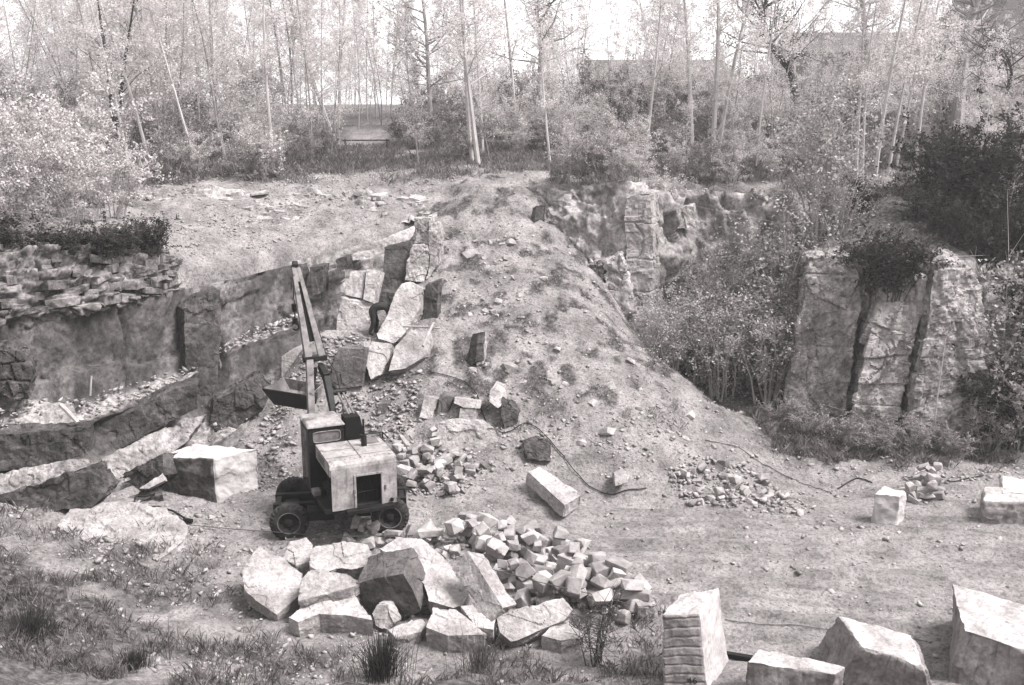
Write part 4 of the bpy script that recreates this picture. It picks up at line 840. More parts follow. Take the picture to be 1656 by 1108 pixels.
# engine hood: top with rounded edge, rear panel round a square opening, skirts
hd = MB()
x0, x1, y0, y1, z0, z1, th = -.86, .86, -1.78, -.16, 1.0, 2.26, .035
def rearpanel():
    o0, o1, oz = -.20, .44, 1.84
    hd.box((x0 + .03, y0, z0), (o0, y0 + th, z1 - .16), MU); hd.box((o1, y0, z0), (x1 - .03, y0 + th, z1 - .16), MU)
    hd.box((o0, y0, oz), (o1, y0 + th, z1 - .16), MU)
rearpanel()
pts = [(0, z1 - .16), (.02, z1 - .08), (.07, z1 - .025), (.15, z1)]           # the rolled edge
for (a, za), (c_, zc) in zip(pts[:-1], pts[1:]):
    hd.hexa([T(MU, x0, y0 + a, za - .02), T(MU, x1, y0 + a, za - .02), T(MU, x1, y0 + c_ + .02, zc - .03), T(MU, x0, y0 + c_ + .02, zc - .03),
             T(MU, x0, y0 + a - .001, za), T(MU, x1, y0 + a - .001, za), T(MU, x1, y0 + c_, zc), T(MU, x0, y0 + c_, zc)])
hd.box((x0, y0 + .15, z1 - .03), (x1, y1, z1), MU)
hd.box((x0 + .001, y0 + .02, z1 - .36), (x0 + .03, y1, z1 - .031), MU)         # left skirt
hd.box((x1 - .03, y0 + .02, z0 + .1), (x1 - .001, y1, z1 - .031), MU)
hood = hd.build('engine_hood', M['paint_pale'], ex, bevel=.02)
q_ = MB(); q_.box((-.02, y0 + .2, z1 + .001), (.01, y1 - .02, z1 + .008), MU)
for v_ in (-.80, -1.35): q_.box((x0 + .02, v_, z1 + .001), (x1 - .02, v_ + .012, z1 + .006), MU)
for k in range(14): q_.box((x0 + .05 + k * .127, y0 + .19, z1 + .001), (x0 + .072 + k * .127, y0 + .212, z1 + .010), MU)
for zz in (1.12, 1.5, 1.9):
    for xx in (-.78, .76): q_.box((xx, y0 - .008, zz), (xx + .02, y0 + .001, zz + .02), MU)
q_.build('seam', M['paint_mid'], hood)
for xx in (-.28, .52):
    q_ = MB(); q_.box((xx, y0 - .03, 1.40), (xx + .05, y0 - .001, 1.52), MU); q_.build('latch', M['steel'], hood, bevel=.005)
q_ = MB()
for zz in np.arange(1.98, 2.2, .045): q_.box((x0 - .012, -1.2, zz), (x0 + .0005, -.5, zz + .016), MU)
q_.build('louvre', M['paint_mid'], hood)
q_ = MB(); q_.box((-.26, y0 - .022, 1.0), (-.205, y0 - .001, 1.90), MU); q_.box((.445, y0 - .022, 1.0), (.50, y0 - .001, 1.90), MU); q_.box((-.204, y0 - .022, 1.845), (.444, y0 - .001, 1.90), MU); q_.build('opening_frame', M['paint_pale'], hood, bevel=.006)
q_ = MB(); q_.lathe([(0, .001), (0, .05), (.04, .05), (.05, .001)], T(MU, .70, y0 - .045, 1.1), (MU @ Vector((0, 1, 0, 0))).to_3d(), 12); q_.build('tail_lamp', M['black'], hood)
b = MB(); b.box((.30, -.62, z1 + .002), (.74, -.24, z1 + .022), MU); b.build('hood_hatch', M['paint_mid'], ex, bevel=.008)
b = MB()
for k in range(9): b.box((-.19 + k * .072, -1.60, 1.06), (-.165 + k * .072, -1.58, 1.78), MU)
b.box((-.22, -1.57, 1.03), (.46, -1.50, 1.82), MU); b.tube([T(MU, -.15, -1.66, 1.36), T(MU, .40, -1.66, 1.38)], .018, 6)
b.build('radiator', M['black'], ex)
b = MB(); b.box((-.6, -1.48, 1.06), (.6, -.3, 1.75), MU); b.box((-.74, -1.2, 1.06), (-.6, -.6, 1.4), MU); b.tube([T(MU, -.7, -1.3, 1.2), T(MU, -.7, -.4, 1.25)], .08, 8); b.tube([T(MU,-.66,-.9,1.4),T(MU,-.7,-.9,1.7)], .05, 8)
b.build('engine', M['black'], ex, bevel=.02)
b = MB(); b.box((-1.08, -.75, 1.06), (-.88, -.45, 1.2), MU); b.build('fuel_filter', M['steel'], ex, bevel=.02)
b = MB(); b.tube([T(MU, .30, -.72, z1), T(MU, .30, -.72, z1 + .30)], .075, 12); b.tube([T(MU, .30, -.72, z1 + .30), T(MU, .30, -.72, z1 + .72)], .028, 8)
b.build('exhaust_pipe', M['paint_dark'], ex, smooth=True)
b = MB(); b.tube([T(MU, .30, -.30, z1 + .16), T(MU, .92, -.30, z1 + .16), T(MU, 1.0, -.55, z1 + .06)], .022, 6); b.tube([T(MU, .92, -.30, z1), T(MU, .92, -.30, z1 + .16)], .02, 6); b.build('hand_rail', M['paint_dark'], ex)
# cab
X0, X1, Y0, Y1, Z0, Z1 = -1.02, -.08, -.12, .92, 1.06, 2.74
cb = MB()
wx0, wx1, wz0, wz1 = -.90, -.18, 2.29, 2.58
cb.box((X0, Y0, Z0), (X1, Y0 + .04, wz0), MU); cb.box((X0, Y0, wz1), (X1, Y0 + .04, Z1 - .04), MU)
cb.box((X0, Y0, wz0), (wx0, Y0 + .04, wz1), MU); cb.box((wx1, Y0, wz0), (X1, Y0 + .04, wz1), MU)
cb.box((X1 - .04, Y0 + .04, Z0), (X1, Y1 - .04, 2.0), MU); cb.box((X1 - .04, Y0 + .04, 2.0), (X1, Y0 + .2, Z1 - .04), MU); cb.box((X1 - .04, Y1 - .12, 2.0), (X1, Y1 - .04, Z1 - .04), MU)
cb.box((X0, Y1 - .04, Z0), (X1, Y1, 1.75), MU); cb.box((X0, Y1 - .04, 1.75), (X0 + .08, Y1, Z1 - .04), MU); cb.box((X1 - .08, Y1 - .04, 1.75), (X1, Y1, Z1 - .04), MU)
cb.box((X0, Y0 + .04, Z0), (X0 + .04, Y0 + .30, Z1 - .04), MU); cb.box((X0, Y1 - .14, Z0), (X0 + .04, Y1 - .04, Z1 - .04), MU); cb.box((X0, Y0 + .3, Z1 - .2), (X0 + .04, Y1 - .14, Z1 - .04), MU)
cab = cb.build('cab', M['paint_dark'], ex, bevel=.01)
rf = MB(); rf.hexa([T(MU, X0 - .05, Y0 - .07, Z1 - .04), T(MU, X1 + .05, Y0 - .07, Z1 - .04), T(MU, X1 + .05, Y1 + .08, Z1 - .04), T(MU, X0 - .05, Y1 + .08, Z1 - .04),
                    T(MU, X0 + .02, Y0 - .01, Z1 + .05), T(MU, X1 - .02, Y0 - .01, Z1 + .05), T(MU, X1 - .02, Y1 + .02, Z1 + .05), T(MU, X0 + .02, Y1 + .02, Z1 + .05)])
rf.build('cab_roof', M['paint_pale'], cab, bevel=.04)
w_ = MB(); w_.box((wx0, Y0 + .012, wz0), (wx1, Y0 + .022, wz1), MU); win = w_.build('rear_window', M['pane'], cab)
f_ = MB(); cs = []
for k in range(32):
    a = 2 * math.pi * k / 32; e = .35; cx_, cz_ = (wx0 + wx1) / 2, (wz0 + wz1) / 2; hx, hz = (wx1 - wx0) / 2, (wz1 - wz0) / 2
    cs.append(T(MU, cx_ + hx * math.copysign(abs(math.cos(a)) ** e, math.cos(a)), Y0 - .006, cz_ + hz * math.copysign(abs(math.sin(a)) ** e, math.sin(a))))
f_.tube(cs + [cs[0]], .016, 6, False); f_.build('window_seal', M['steel'], win)
d_ = MB(); MD = MU @ Matrix.Translation((X0 - .01, Y1 - .16, 0)) @ Matrix.Rotation(R(38), 4, 'Z')
d_.box((-.035, -.86, Z0 + .02), (0, 0, 1.9), MD); d_.box((-.035, -.86, 1.9), (0, -.78, 2.68), MD); d_.box((-.035, -.08, 1.9), (0, 0, 2.68), MD); d_.box((-.035, -.86, 2.6), (0, 0, 2.68), MD)
dr = d_.build('cab_door', M['paint_mid'], cab, bevel=.008)
w_ = MB(); w_.box((-.022, -.78, 1.9), (-.012, -.08, 2.6), MD); w_.build('door_pane', M['pane'], dr)
s_ = MB(); s_.box((-.85, .2, 1.06), (-.4, .62, 1.5), MU); s_.box((-.85, .12, 1.5), (-.4, .22, 2.05), MU); s_.build('driver_seat', M['black'], cab, bevel=.03)
s_ = MB(); s_.tube([T(MU, X0 - .06, .2, 1.3), T(MU, X0 - .1, .2, 1.9), T(MU, X0 - .06, .2, 2.4)], .018, 6); s_.build('grab_handle', M['steel'], cab)
# mast beside the cab
b = MB()
b.hexa([T(MU, .0, -.10, 1.06), T(MU, .72, -.10, 1.06), T(MU, .72, .5, 1.06), T(MU, .0, .5, 1.06), T(MU, -.02, .0, 2.84), T(MU, .40, .0, 2.84), T(MU, .40, .42, 2.84), T(MU, -.02, .42, 2.84)])
b.build('boom_mast', M['black'], ex, bevel=.02)
# boom: two-legged lower boom up to an elbow, then the tapering jib
def L(p): return Vector(p) - EX
E0 = L(P(509, 578, 27.6)); E1 = L(P(478, 433, 28.6))
r_ax = (MU @ Vector((1, 0, 0, 0))).to_3d()
b = MB()
foot1 = L(P(505, 720, 26.5)); foot2 = L(P(545, 745, 26.3))
def beam(mb, p, q, w0, w1, d0, d1, side=None):
    t = (q - p).normalized(); s = side - t * side.dot(t); s.normalize(); n = t.cross(s)
    mb.hexa([p - s*w0 - n*d0, p + s*w0 - n*d0, p + s*w0 + n*d0, p - s*w0 + n*d0, q - s*w1 - n*d1, q + s*w1 - n*d1, q + s*w1 + n*d1, q - s*w1 + n*d1])
beam(b, foot1, E0 - r_ax * .16, .09, .10, .12, .12, r_ax)
b.build('lower_boom', M['steel'], ex, bevel=.015)
b = MB(); m1 = L(P(528, 610, 27.3))
beam(b, E0 + r_ax * .14 + Vector((0, 0, -.25)), m1, .07, .10, .10, .14, r_ax); beam(b, m1, L(P(541, 680, 26.6)), .10, .07, .14, .10, r_ax)
b.build('boom_strut', M['paint_dark'], ex, bevel=.015)
b = MB(); b.tube([E0 - r_ax * .34, E0 + r_ax * .34], .12, 14); beam(b, E0 - Vector((0, 0, .09)), E0 + Vector((0, 0, .05)), .31, .31, .14, .14, r_ax); b.build('elbow_collar', M['paint_dark'], ex, bevel=.01)
jb = MB(); t = (E1 - E0).normalized(); nrm_ = t.cross(r_ax).normalized()
for s in (-1, 1):
    beam(jb, E0 + r_ax * (.19 * s), E1 + r_ax * (.07 * s), .10, .05, .13, .07, r_ax)
beam(jb, E0, E0 + t * .45, .12, .10, .10, .10, r_ax); beam(jb, E1 - t * .45, E1, .07, .05, .07, .06, r_ax)
jib = jb.build('jib', M['steel'], ex, bevel=.01)
b = MB(); beam(b, E0 + t * .2, E1 - t * .3, .12, .04, .05, .03, r_ax); b.build('jib_web', M['black'], jib)
b = MB(); b.tube([E1 - r_ax * .07 + t * .08, E1 + r_ax * .07 + t * .08], .12, 14); b.build('tip_sheave', M['paint_dark'], jib, smooth=True)
hk = MB(); hp = E1 - r_ax * .10 + t * .06; hb = L(P(476, 492, 28.7))
hk.tube([hp, hb], .014, 5); hk.tube([hb, hb - Vector((0, 0, .22))], [.09, .07], 8); hk.tube([hb - Vector((0, 0, .22)), hb - Vector((0, 0, .42))], .02, 6)
h2 = hb - Vector((0, 0, .42)); hk.tube([h2, h2 - Vector((0, 0, .16))], [.08, .10], 8)
hk.tube([h2 - Vector((0, 0, .16)) + Vector((.10 * math.sin(a) , 0, -.10 + .10 * math.cos(a))) for a in [0, .8, 1.6, 2.4, 3.2, 4.0]], .03, 6)
hk.build('hook_block', M['black'], ex)
# hydraulic rams between mast and boom
b = MB()
for s in (-.05, .09): b.tube([T(MU, .22 + s, .2, 2.80), L(P(550 + s * 60, 636, 27.2))], .035, 8)
b.build('ram_rod', M['steel'], ex, smooth=True)
b = MB(); k_ = L(P(547, 634, 27.25)); b.tube([k_ - r_ax * .26, k_ + r_ax * .22], .09, 10); b.tube([k_, m1], .06, 8); b.tube([L(P(548, 650, 27)), L(P(520, 680, 26.9))], .03, 6); b.build('ram_pivot', M['paint_dark'], ex)
b = MB(); b.tube([E0 + r_ax * .3, L(P(543, 600, 27.4)), L(P(552, 640, 27.2)), L(P(556, 672, 26.4))], .016, 5); b.tube([E1 + t * .1, L(P(505, 500, 28.4)), E0 + r_ax * .32 + Vector((0, 0, .1))], .012, 5); b.build('hose', M['cable'], ex)
# bucket: an open steel scoop on two arms from the lower boom
BA = [L(P(424, 629, 28.0)), L(P(499, 641, 27.75))]            # lip, near side
BT = [L(P(458, 611, 28.7)), L(P(520, 622, 28.45))]            # rim, far side
dn = Vector((0, 0, -.62))
bk = MB(); tk = .03
fl = [BA[0].lerp(BA[1], .22) + dn * .72 + Vector((0, .12, 0)), BA[0].lerp(BA[1], .97) + dn * .74 + Vector((0, .12, 0))]
br_ = [BT[0].lerp(BT[1], .15) + dn * .55, BT[0].lerp(BT[1], .95) + dn * .55]
def plate(a, b_, c_, d_2, th=.03):
    n = (b_ - a).cross(d_2 - a).normalized() * th; bk.hexa([a, b_, c_, d_2, a + n, b_ + n, c_ + n, d_2 + n])
plate(BA[0], BA[1], fl[1], fl[0]); plate(fl[0], fl[1], br_[1], br_[0]); plate(BT[0], BT[1], br_[1], br_[0])
plate(BA[0], fl[0], br_[0], BT[0]); plate(BA[1], fl[1], br_[1], BT[1])
bkt = bk.build('bucket', M['steel'], ex)
b = MB(); b.tube([BA[0], BA[1]], .03, 6); n_ = (BA[1] - BA[0]).normalized()
off_ = Vector((0, -.02, 0)); b.hexa([BA[0] + off_, BA[1] + off_, fl[1] + off_, fl[0] + off_, BA[0] + off_ * 1.8, BA[1] + off_ * 1.8, fl[1] + off_ * 1.8, fl[0] + off_ * 1.8]); b.build('wear_plate', M['paint_dark'], bkt)
b = MB(); beam(b, (BT[0] + BT[1]) / 2 + Vector((.3, 0, -.1)), E0 + Vector((0, 0, -.35)), .05, .05, .06, .06, r_ax); beam(b, (BA[1] + BT[1]) / 2 + Vector((0, 0, -.12)), L(P(507, 650, 27.3)), .06, .06, .07, .07, Vector((0, 0, 1))); b.build('bucket_arm', M['paint_dark'], ex)

# ------------------------------------------------------------------ the stooping worker
def skin_body(name, V, E, rad, mat, root=0):
    me = bpy.data.meshes.new(name); me.from_pydata([tuple(v) for v in V], E, []); o = bpy.data.objects.new(name, me); COL.objects.link(o)
    sk = o.modifiers.new('skin', 'SKIN'); sk.use_smooth_shade = True
    for i, r in enumerate(rad): me.skin_vertices[0].data[i].radius = r if hasattr(r, '__len__') else (r, r); me.skin_vertices[0].data[i].use_root = (i == root)
    ss = o.modifiers.new('sub', 'SUBSURF'); ss.levels = 1; ss.render_levels = 1
    m2 = bpy.data.meshes.new_from_object(o.evaluated_get(bpy.context.evaluated_depsgraph_get())); bpy.data.objects.remove(o); m2.name = name
    m2.materials.clear(); m2.materials.append(mat); return m2
M['clothes'] = mat_plain('dark_work_clothes', .035, .9, 0, .4, 6); M['skin'] = mat_plain('skin', .28, .7, 0, .1, 6); M['hair'] = mat_plain('dark_hair', .02, .7, 0, .3, 20)
wp = P(603, 541, 33.6); wz = min(height(wp.x, wp.y), wp.z + .15); WP = Vector((wp.x, wp.y, wz))
J = {}
V = []; E = []; Rd = []
def jn(p, r, par=None):
    V.append(Vector(p)); Rd.append((tuple(k * 1.18 for k in r) if hasattr(r, '__len__') else r * 1.18) if (r if not hasattr(r, '__len__') else max(r)) > .045 else r); 
    if par is not None: E.append((par, len(V) - 1))
    return len(V) - 1
pel = jn((0, 0, .92), (.15, .17)); bel = jn((.16, 0, 1.04), (.14, .16), pel); che = jn((.40, 0, 1.06), (.15, .19), bel); nk0 = jn((.58, 0, 1.0), (.10, .12), che); nk = jn((.66, -.01, .95), .06, nk0); hd0 = jn((.74, -.02, .90), (.085, .08), nk); hd1 = jn((.83, -.03, .82), (.088, .078), hd0); hd2 = jn((.87, -.03, .75), (.05, .05), hd1)
nose = jn((.915, -.03, .825), (.014, .012), hd1)
for s in (-1, 1):
    hip = jn((.0, .10 * s, .86), .115, pel); kn = jn((.10 + .06 * s, .13 * s, .48), .075, hip); an = jn((-.02 + .10 * s, .14 * s, .09), .05, kn); to_ = jn((.14 + .10 * s, .15 * s, .045), (.045, .04), an)
    sh = jn((.50, .19 * s, .99), .075, che); el = jn((.56, .24 * s, .70), .05, sh); wr = jn((.72, .17 * s, .50), .032, el); pa = jn((.77, .15 * s, .43), (.035, .022), wr)
    for k in range(4):
        f0 = jn((.79, .15 * s + (k - 1.5) * .021, .385 - .006 * abs(k - 1.5)), .010, pa); f1_ = jn((.785, .15 * s + (k - 1.5) * .023, .345 + .008 * (k == 3)), .009, f0); jn((.765, .15 * s + (k - 1.5) * .022, .322 + .010 * (k == 3)), .008, f1_)
    t0 = jn((.745, .12 * s, .42), .011, pa); jn((.745, .10 * s, .385), .009, t0)
pm = skin_body('person', V, E, Rd, M['clothes']); pm.materials.append(M['skin'])
for p_ in pm.polygons:
    c_ = p_.center
    if (c_.x > .655 and c_.z > .70) or (c_.x > .705 and c_.z < .515 and c_.z > .30): p_.material_index = 1
per = link('person', pm, None, None, WP); per.rotation_euler = (0, 0, R(8))
tag(per, 'worker in dark clothes stooping in the pit, half hidden by the leaning boulder', 'person')
bmc = bmesh.new(); bmesh.ops.create_icosphere(bmc, subdivisions=2, radius=1.0)
for v in list(bmc.verts):
    if v.co.z < -.25: bmc.verts.remove(v)
cm = bpy.data.meshes.new('cap'); bmc.to_mesh(cm); bmc.free(); co_ = link('cap', cm, M['hair'], per); co_.location = (.80, -.03, .90); co_.scale = (.115, .10, .09); co_.rotation_euler = (0, R(35), 0)

# ------------------------------------------------------------------ hoses, cables, poles, tools
def on_ground(pxs, lift=.03, sub=8, wob=.03, r=1):
    pts = [hit(*q) for q in pxs]; out = []; n = len(pts)
    rr = random.Random(r)
    for i in range(n - 1):
        p0, p1, p2, p3 = pts[max(i-1, 0)], pts[i], pts[i+1], pts[min(i+2, n-1)]
        for k in range(sub):
            t_ = k / sub
            q = .5 * ((2 * p1) + (p2 - p0) * t_ + (2*p0 - 5*p1 + 4*p2 - p3) * t_**2 + (-p0 + 3*p1 - 3*p2 + p3) * t_**3)
            out.append(Vector((q.x, q.y, max(q.z, height(q.x, q.y)) + lift)))
    out.append(pts[-1] + Vector((0, 0, lift))); return out
def cable(name, label, cat, pxs, rad, mat, lift=.03, group=None):
    b = MB(); b.tube(on_ground(pxs, lift), rad, 6); o = b.build(name, mat, None, smooth=True); return tag(o, label, cat, group)
cable('hose', 'dark air hose looping down over the mound past the perched rock', 'hose', [(690,604),(730,612),(758,626),(774,648),(782,676),(796,696),(812,704),(832,697),(850,688),(868,694),(890,716),(915,746),(945,782),(968,798),(990,803),(1012,797),(1045,792)], .016, M['cable'], .05)
cable('cable', 'thin cable curving through the loose stones at the right toe of the mound', 'cable', [(1140,715),(1180,722),(1220,745),(1255,765),(1300,785),(1345,800)], .011, M['cable'])
cable('cable', 'short looped cable beside the small upright block', 'cable', [(1355,792),(1375,780),(1395,777),(1410,782)], .022, M['cable'])
cable('cable', 'dark cable lying in the weeds behind the round heap of cobbles', 'cable', [(1528,783),(1560,777),(1590,770)], .022, M['cable'])
cable('cable', 'thin wire along the dirt to the right of the scored block', 'cable', [(1172,1005),(1230,1012),(1290,1015),(1340,1020),(1420,1025),(1500,1040)], .010, M['wire'])
def wire3(pts, rad): 
    b = MB(); b.tube([G(a, c_, z) for a, c_, z in pts], rad, 5); return b
o = wire3([(306,849,.35),(380,856,.30),(440,860,.30),(540,868,.32),(640,866,.42),(690,878,.7),(745,900,.95),(800,922,.9),(870,941,.8),(940,957,.6),(1010,975,.35),(1070,990,.10)], .011).build('cable', M['wire']); tag(o, 'thin wire rope stretched across the dirt and over the stone pile', 'cable')
b = MB(); b.tube([hit(205, 832) + Vector((0,0,.08)), hit(232, 827) + Vector((0,0,.10)), hit(258, 825) + Vector((0,0,.09))], [.03, .05, .045], 6)
b.tube([hit(214, 831) + Vector((0,0,.10)), hit(222, 826) + Vector((0,0,.42)), hit(236, 822) + Vector((0,0,.34)), hit(258, 806) + Vector((0,0,.16))], .03, 6)
b.tube([hit(258, 825) + Vector((0,0,.09)), hit(280, 832) + Vector((0,0,.10)), hit(303, 847) + Vector((0,0,.12))], .028, 6); q_ = hit(304, 847); b.tube([q_ + Vector((-.1,0,.1)), q_ + Vector((.14,-.05,.1))], [.07, .06], 8)
tag(b.build('steel_anchor', M['paint_dark'], bevel=.004), 'bent dark steel anchor bar lying on the pale rock shelf', 'anchor')
b = MB(); b.box((-.5, -.06, 0), (.5, .06, .1), Matrix.Translation(hit(1190, 1068) + Vector((0,0,.05))) @ Matrix.Rotation(R(-18), 4, 'Z')); tag(b.build('timber', M['paint_dark'], bevel=.008), 'short dark timber lying between the scored block and the low block', 'timber')
def pole(label, a, c_, r, mat, name='pole', cat='pole'):
    b = MB(); p, q = P(*a), P(*c_); m_ = p.lerp(q, .5) + Vector((0, 0, .02)); b.tube([p, m_, q], [r, r * .95, r * .85], 7); return tag(b.build(name, mat, smooth=True), label, cat)
pole('thin pale pole lying level across the squat block in the pit', (652,528,32.3), (712,531,32.0), .035, M['wood'])
pole('pale plank leaning against the mound beside the pit', (684,560,31.3), (701,522,32.1), .05, M['wood'], 'plank', 'plank')
pole('slender white stake in the ledge of the quarry wall', (146,640,27.6), (148,608,27.7), .03, M['wood'], 'stake', 'stake')
pole('pale timber leaning at the corner of the flat rock shelf on the left', (98,655,25.9), (126,684,25.6), .07, M['wood'], 'timber', 'timber')
pole('white fallen log lying in the brush above the mound', (889,250,46.5), (926,254,46.2), .07, M['bark_pale'], 'log', 'log')
br = empty('barrier', P(592, 232, 56)); tag(br, 'low rail barrier across the path into the wood', 'barrier')
for s in (-1.15, 1.15):
    b = MB(); b.tube([(s, 0, -.6), (s, 0, .25)], .05, 8); b.build('post', M['bark_dark'], br)
b = MB(); b.tube([(-1.3, 0, .16), (1.3, 0, .18)], .04, 8); b.build('rail', M['bark_dark'], br)
# ------------------------------------------------------------------ plants
def leaf_mesh(name, c, size, seed, mat, up=.3):
    """c (n,3) leaf centres -> diamonds turned at random"""
    r = np.random.RandomState(seed); n = len(c)
    a = r.normal(size=(n, 3)); a[:, 2] *= .8; a /= np.linalg.norm(a, axis=1, keepdims=True)
    k = r.normal(size=(n, 3)); b = np.cross(a, k); b /= np.linalg.norm(b, axis=1, keepdims=True)
    s = (size * r.uniform(.6, 1.3, n))[:, None]
    V = np.stack([c - a * s, c + b * s * .55, c + a * s, c - b * s * .55], 1).reshape(-1, 3)
    return mesh_np(name, V, np.arange(n * 4).reshape(-1, 4))
def grow(r, h, tr, lean=0.0, c0=.35, spread=.28, nb=26, twig=5, wob=.03, multi=1, fork=False):
    """returns trunk MB and twig end points (leaf places)"""
    mb = MB(); ends = []
    for m_ in range(multi):
        n = 9; pts = []; ph = r.uniform(0, 6.28); az = r.uniform(0, 6.28); tilt = 0 if multi == 1 else r.uniform(.08, .25); H = h * (1 if m_ == 0 else r.uniform(.6, .95))
        for i in range(n + 1):
            t = i / n
            pts.append(Vector((math.cos(az) * tilt * H * t + wob * h * math.sin(2.6 * t + ph) * t, math.sin(az) * tilt * H * t + wob * h * math.sin(3.3 * t + ph * 2) * t, H * t)))
        mb.tube(pts, [tr * (1 - .88 * (i / n) ** .9) + .004 for i in range(n + 1)], 6)
        for k in range(nb):
            t = c0 + (1 - c0) * (k + r.random()) / nb; i = min(int(t * n), n - 1); p = pts[i].lerp(pts[i+1], t * n - i)
            a = r.uniform(0, 6.28); ln = h * spread * (1.15 - t) * r.uniform(.5, 1.1) + .25; el = r.uniform(.25, .95)
            d = Vector((math.cos(a) * math.cos(el), math.sin(a) * math.cos(el), math.sin(el)))
            q1 = p + d * ln * .5 + Vector((0, 0, .04 * ln)); q2 = p + d * ln + Vector((0, 0, -.06 * ln))
            rr = max(.006, tr * .30 * (1.1 - t)); mb.tube([p, q1, q2], [rr, rr * .6, .004], 4, False)
            for j in range(twig):
                f = r.uniform(.3, 1.0); b = p.lerp(q1, f * 2) if f < .5 else q1.lerp(q2, f * 2 - 1)
                e = b + Vector((r.gauss(0, 1), r.gauss(0, 1), r.gauss(0, .7))) * ln * .20
                mb.tube([b, e], [.005, .003], 3, False); ends.append((b, e))
    return mb, ends
def leaves_on(ends, n, r, jit):
    out = []
    for _ in range(n):
        b, e = r.choice(ends); p = b.lerp(e, r.random() * 1.15); out.append((p.x + r.gauss(0, jit), p.y + r.gauss(0, jit), p.z + r.gauss(0, jit)))
    return np.array(out)
def tree_proto(name, seed, h, tr, n_leaf, lsize, bark, leaf, **kw):
    r = random.Random(seed); mb, ends = grow(r, h, tr, **kw); root = empty(name, (0, 0, 0))
    mb.build('trunk', bark, root, smooth=True)
    if n_leaf: link('crown', leaf_mesh('crown', leaves_on(ends, n_leaf, r, .10), lsize, seed, leaf), leaf, root)
    return root
USED = set()
def put(proto, loc, rz, sc, label, cat, group=None, lean=(0, 0)):
    o = proto if id(proto) not in USED else copy_tree(proto); USED.add(id(proto))
    o.location = loc; o.rotation_euler = (lean[1], lean[0], rz) if not any(lean) else (Matrix.Rotation(lean[0], 3, 'Y') @ Matrix.Rotation(lean[1], 3, 'X') @ Matrix.Rotation(rz, 3, 'Z')).to_euler()
    o.scale = (sc, sc, sc) if not hasattr(sc, '__len__') else sc
    tag(o, label, cat, group); return o
rp = random.Random(21)
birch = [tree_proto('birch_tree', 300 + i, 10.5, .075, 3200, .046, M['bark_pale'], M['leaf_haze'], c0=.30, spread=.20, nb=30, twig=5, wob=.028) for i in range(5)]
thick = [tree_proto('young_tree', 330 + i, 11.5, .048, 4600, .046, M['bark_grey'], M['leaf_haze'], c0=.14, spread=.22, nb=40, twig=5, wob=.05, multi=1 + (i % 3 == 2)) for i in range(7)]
def ground_at(px, py, Y=None):
    if Y is None: return hit(px, py)
    p = P(px, py, Y); return Vector((p.x, p.y, height(p.x, p.y)))
# birches one can tell apart: foot (px, py) and where the stem points higher up
FB = [(212,282,184,110,'slender birch leaning left above the pale bushes at the upper left'),(243,268,222,160,'thin birch to the right of the leaning one at the upper left'),(281,262,250,150,'short leaning birch left of the straight leaning stem over the bench'),(322,278,283,140,'straight white birch stem leaning left over the pale bench'),(331,205,326,110,'fine upright birch behind the straight leaning stem'),(443,268,440,80,'tall upright birch in front of the darker thicket, pale shoots round its foot'),
      (545,236,492,70,'birch leaning far left beside the path into the wood'),(546,240,556,90,'birch leaning right from the same foot beside the path'),(774,266,749,60,'thickest white birch on the crest of the mound'),(764,264,752,120,'thin birch right beside the thickest one on the crest'),(781,252,776,100,'fine birch just behind the pair on the mound crest'),(837,236,826,120,'birch with bare white stem to the right of the mound crest group'),(893,290,880,190,'bare thin sapling birch beside the white fallen log'),(1045,250,1052,95,'single slim birch above the tall squared pillar'),
      (1120,238,1105,120,'birch leaning left in front of the long pale house'),(1153,238,1146,100,'brightest birch of the pair joined at the foot by the long house'),(1163,234,1175,140,'birch leaning right from the foot of the brightest one'),(1222,268,1226,120,'upright slim birch left of the twisted dark tree'),(1240,220,1246,130,'faint short birch right under the twisted dark tree'),
      (1384,290,1377,160,'leftmost thin stem of the birch clump above the outcrop'),(1394,298,1392,110,'second stem of the birch clump, straight and white'),(1414,296,1428,60,'tallest stem of the birch clump, bending right'),(1437,278,1450,120,'stem in the middle of the clump above the outcrop'),(1449,270,1462,160,'shorter curved stem right of the clump middle'),(1481,264,1488,60,'rightmost tall birch of the clump above the outcrop'),(1571,330,1583,100,'lone slim birch rising from the dark bushes at the right'),(1612,398,1642,250,'thin pale stem leaning right amid the dark bushes at the right edge')]
for i, (bx, by, tx, ty, lab) in enumerate(FB):
    p = hit(bx, by); sc = rp.uniform(.9, 1.15) * (.8 if 'sapling' in lab or 'short' in lab or 'faint' in lab else 1.0) * p.y / 46
    if i > 24: sc *= .6
    sc *= 1.1
    lean = math.atan2(tx - bx, by - ty) * .95
    put(birch[i % 5], p - Vector((0, 0, .1)), rp.uniform(0, 6.28), (sc * (1.4 if 'thickest' in lab or 'brightest' in lab else 1), sc * (1.4 if 'thickest' in lab or 'brightest' in lab else 1), sc), lab, 'birch', None, (lean, rp.uniform(-.04, .04)))
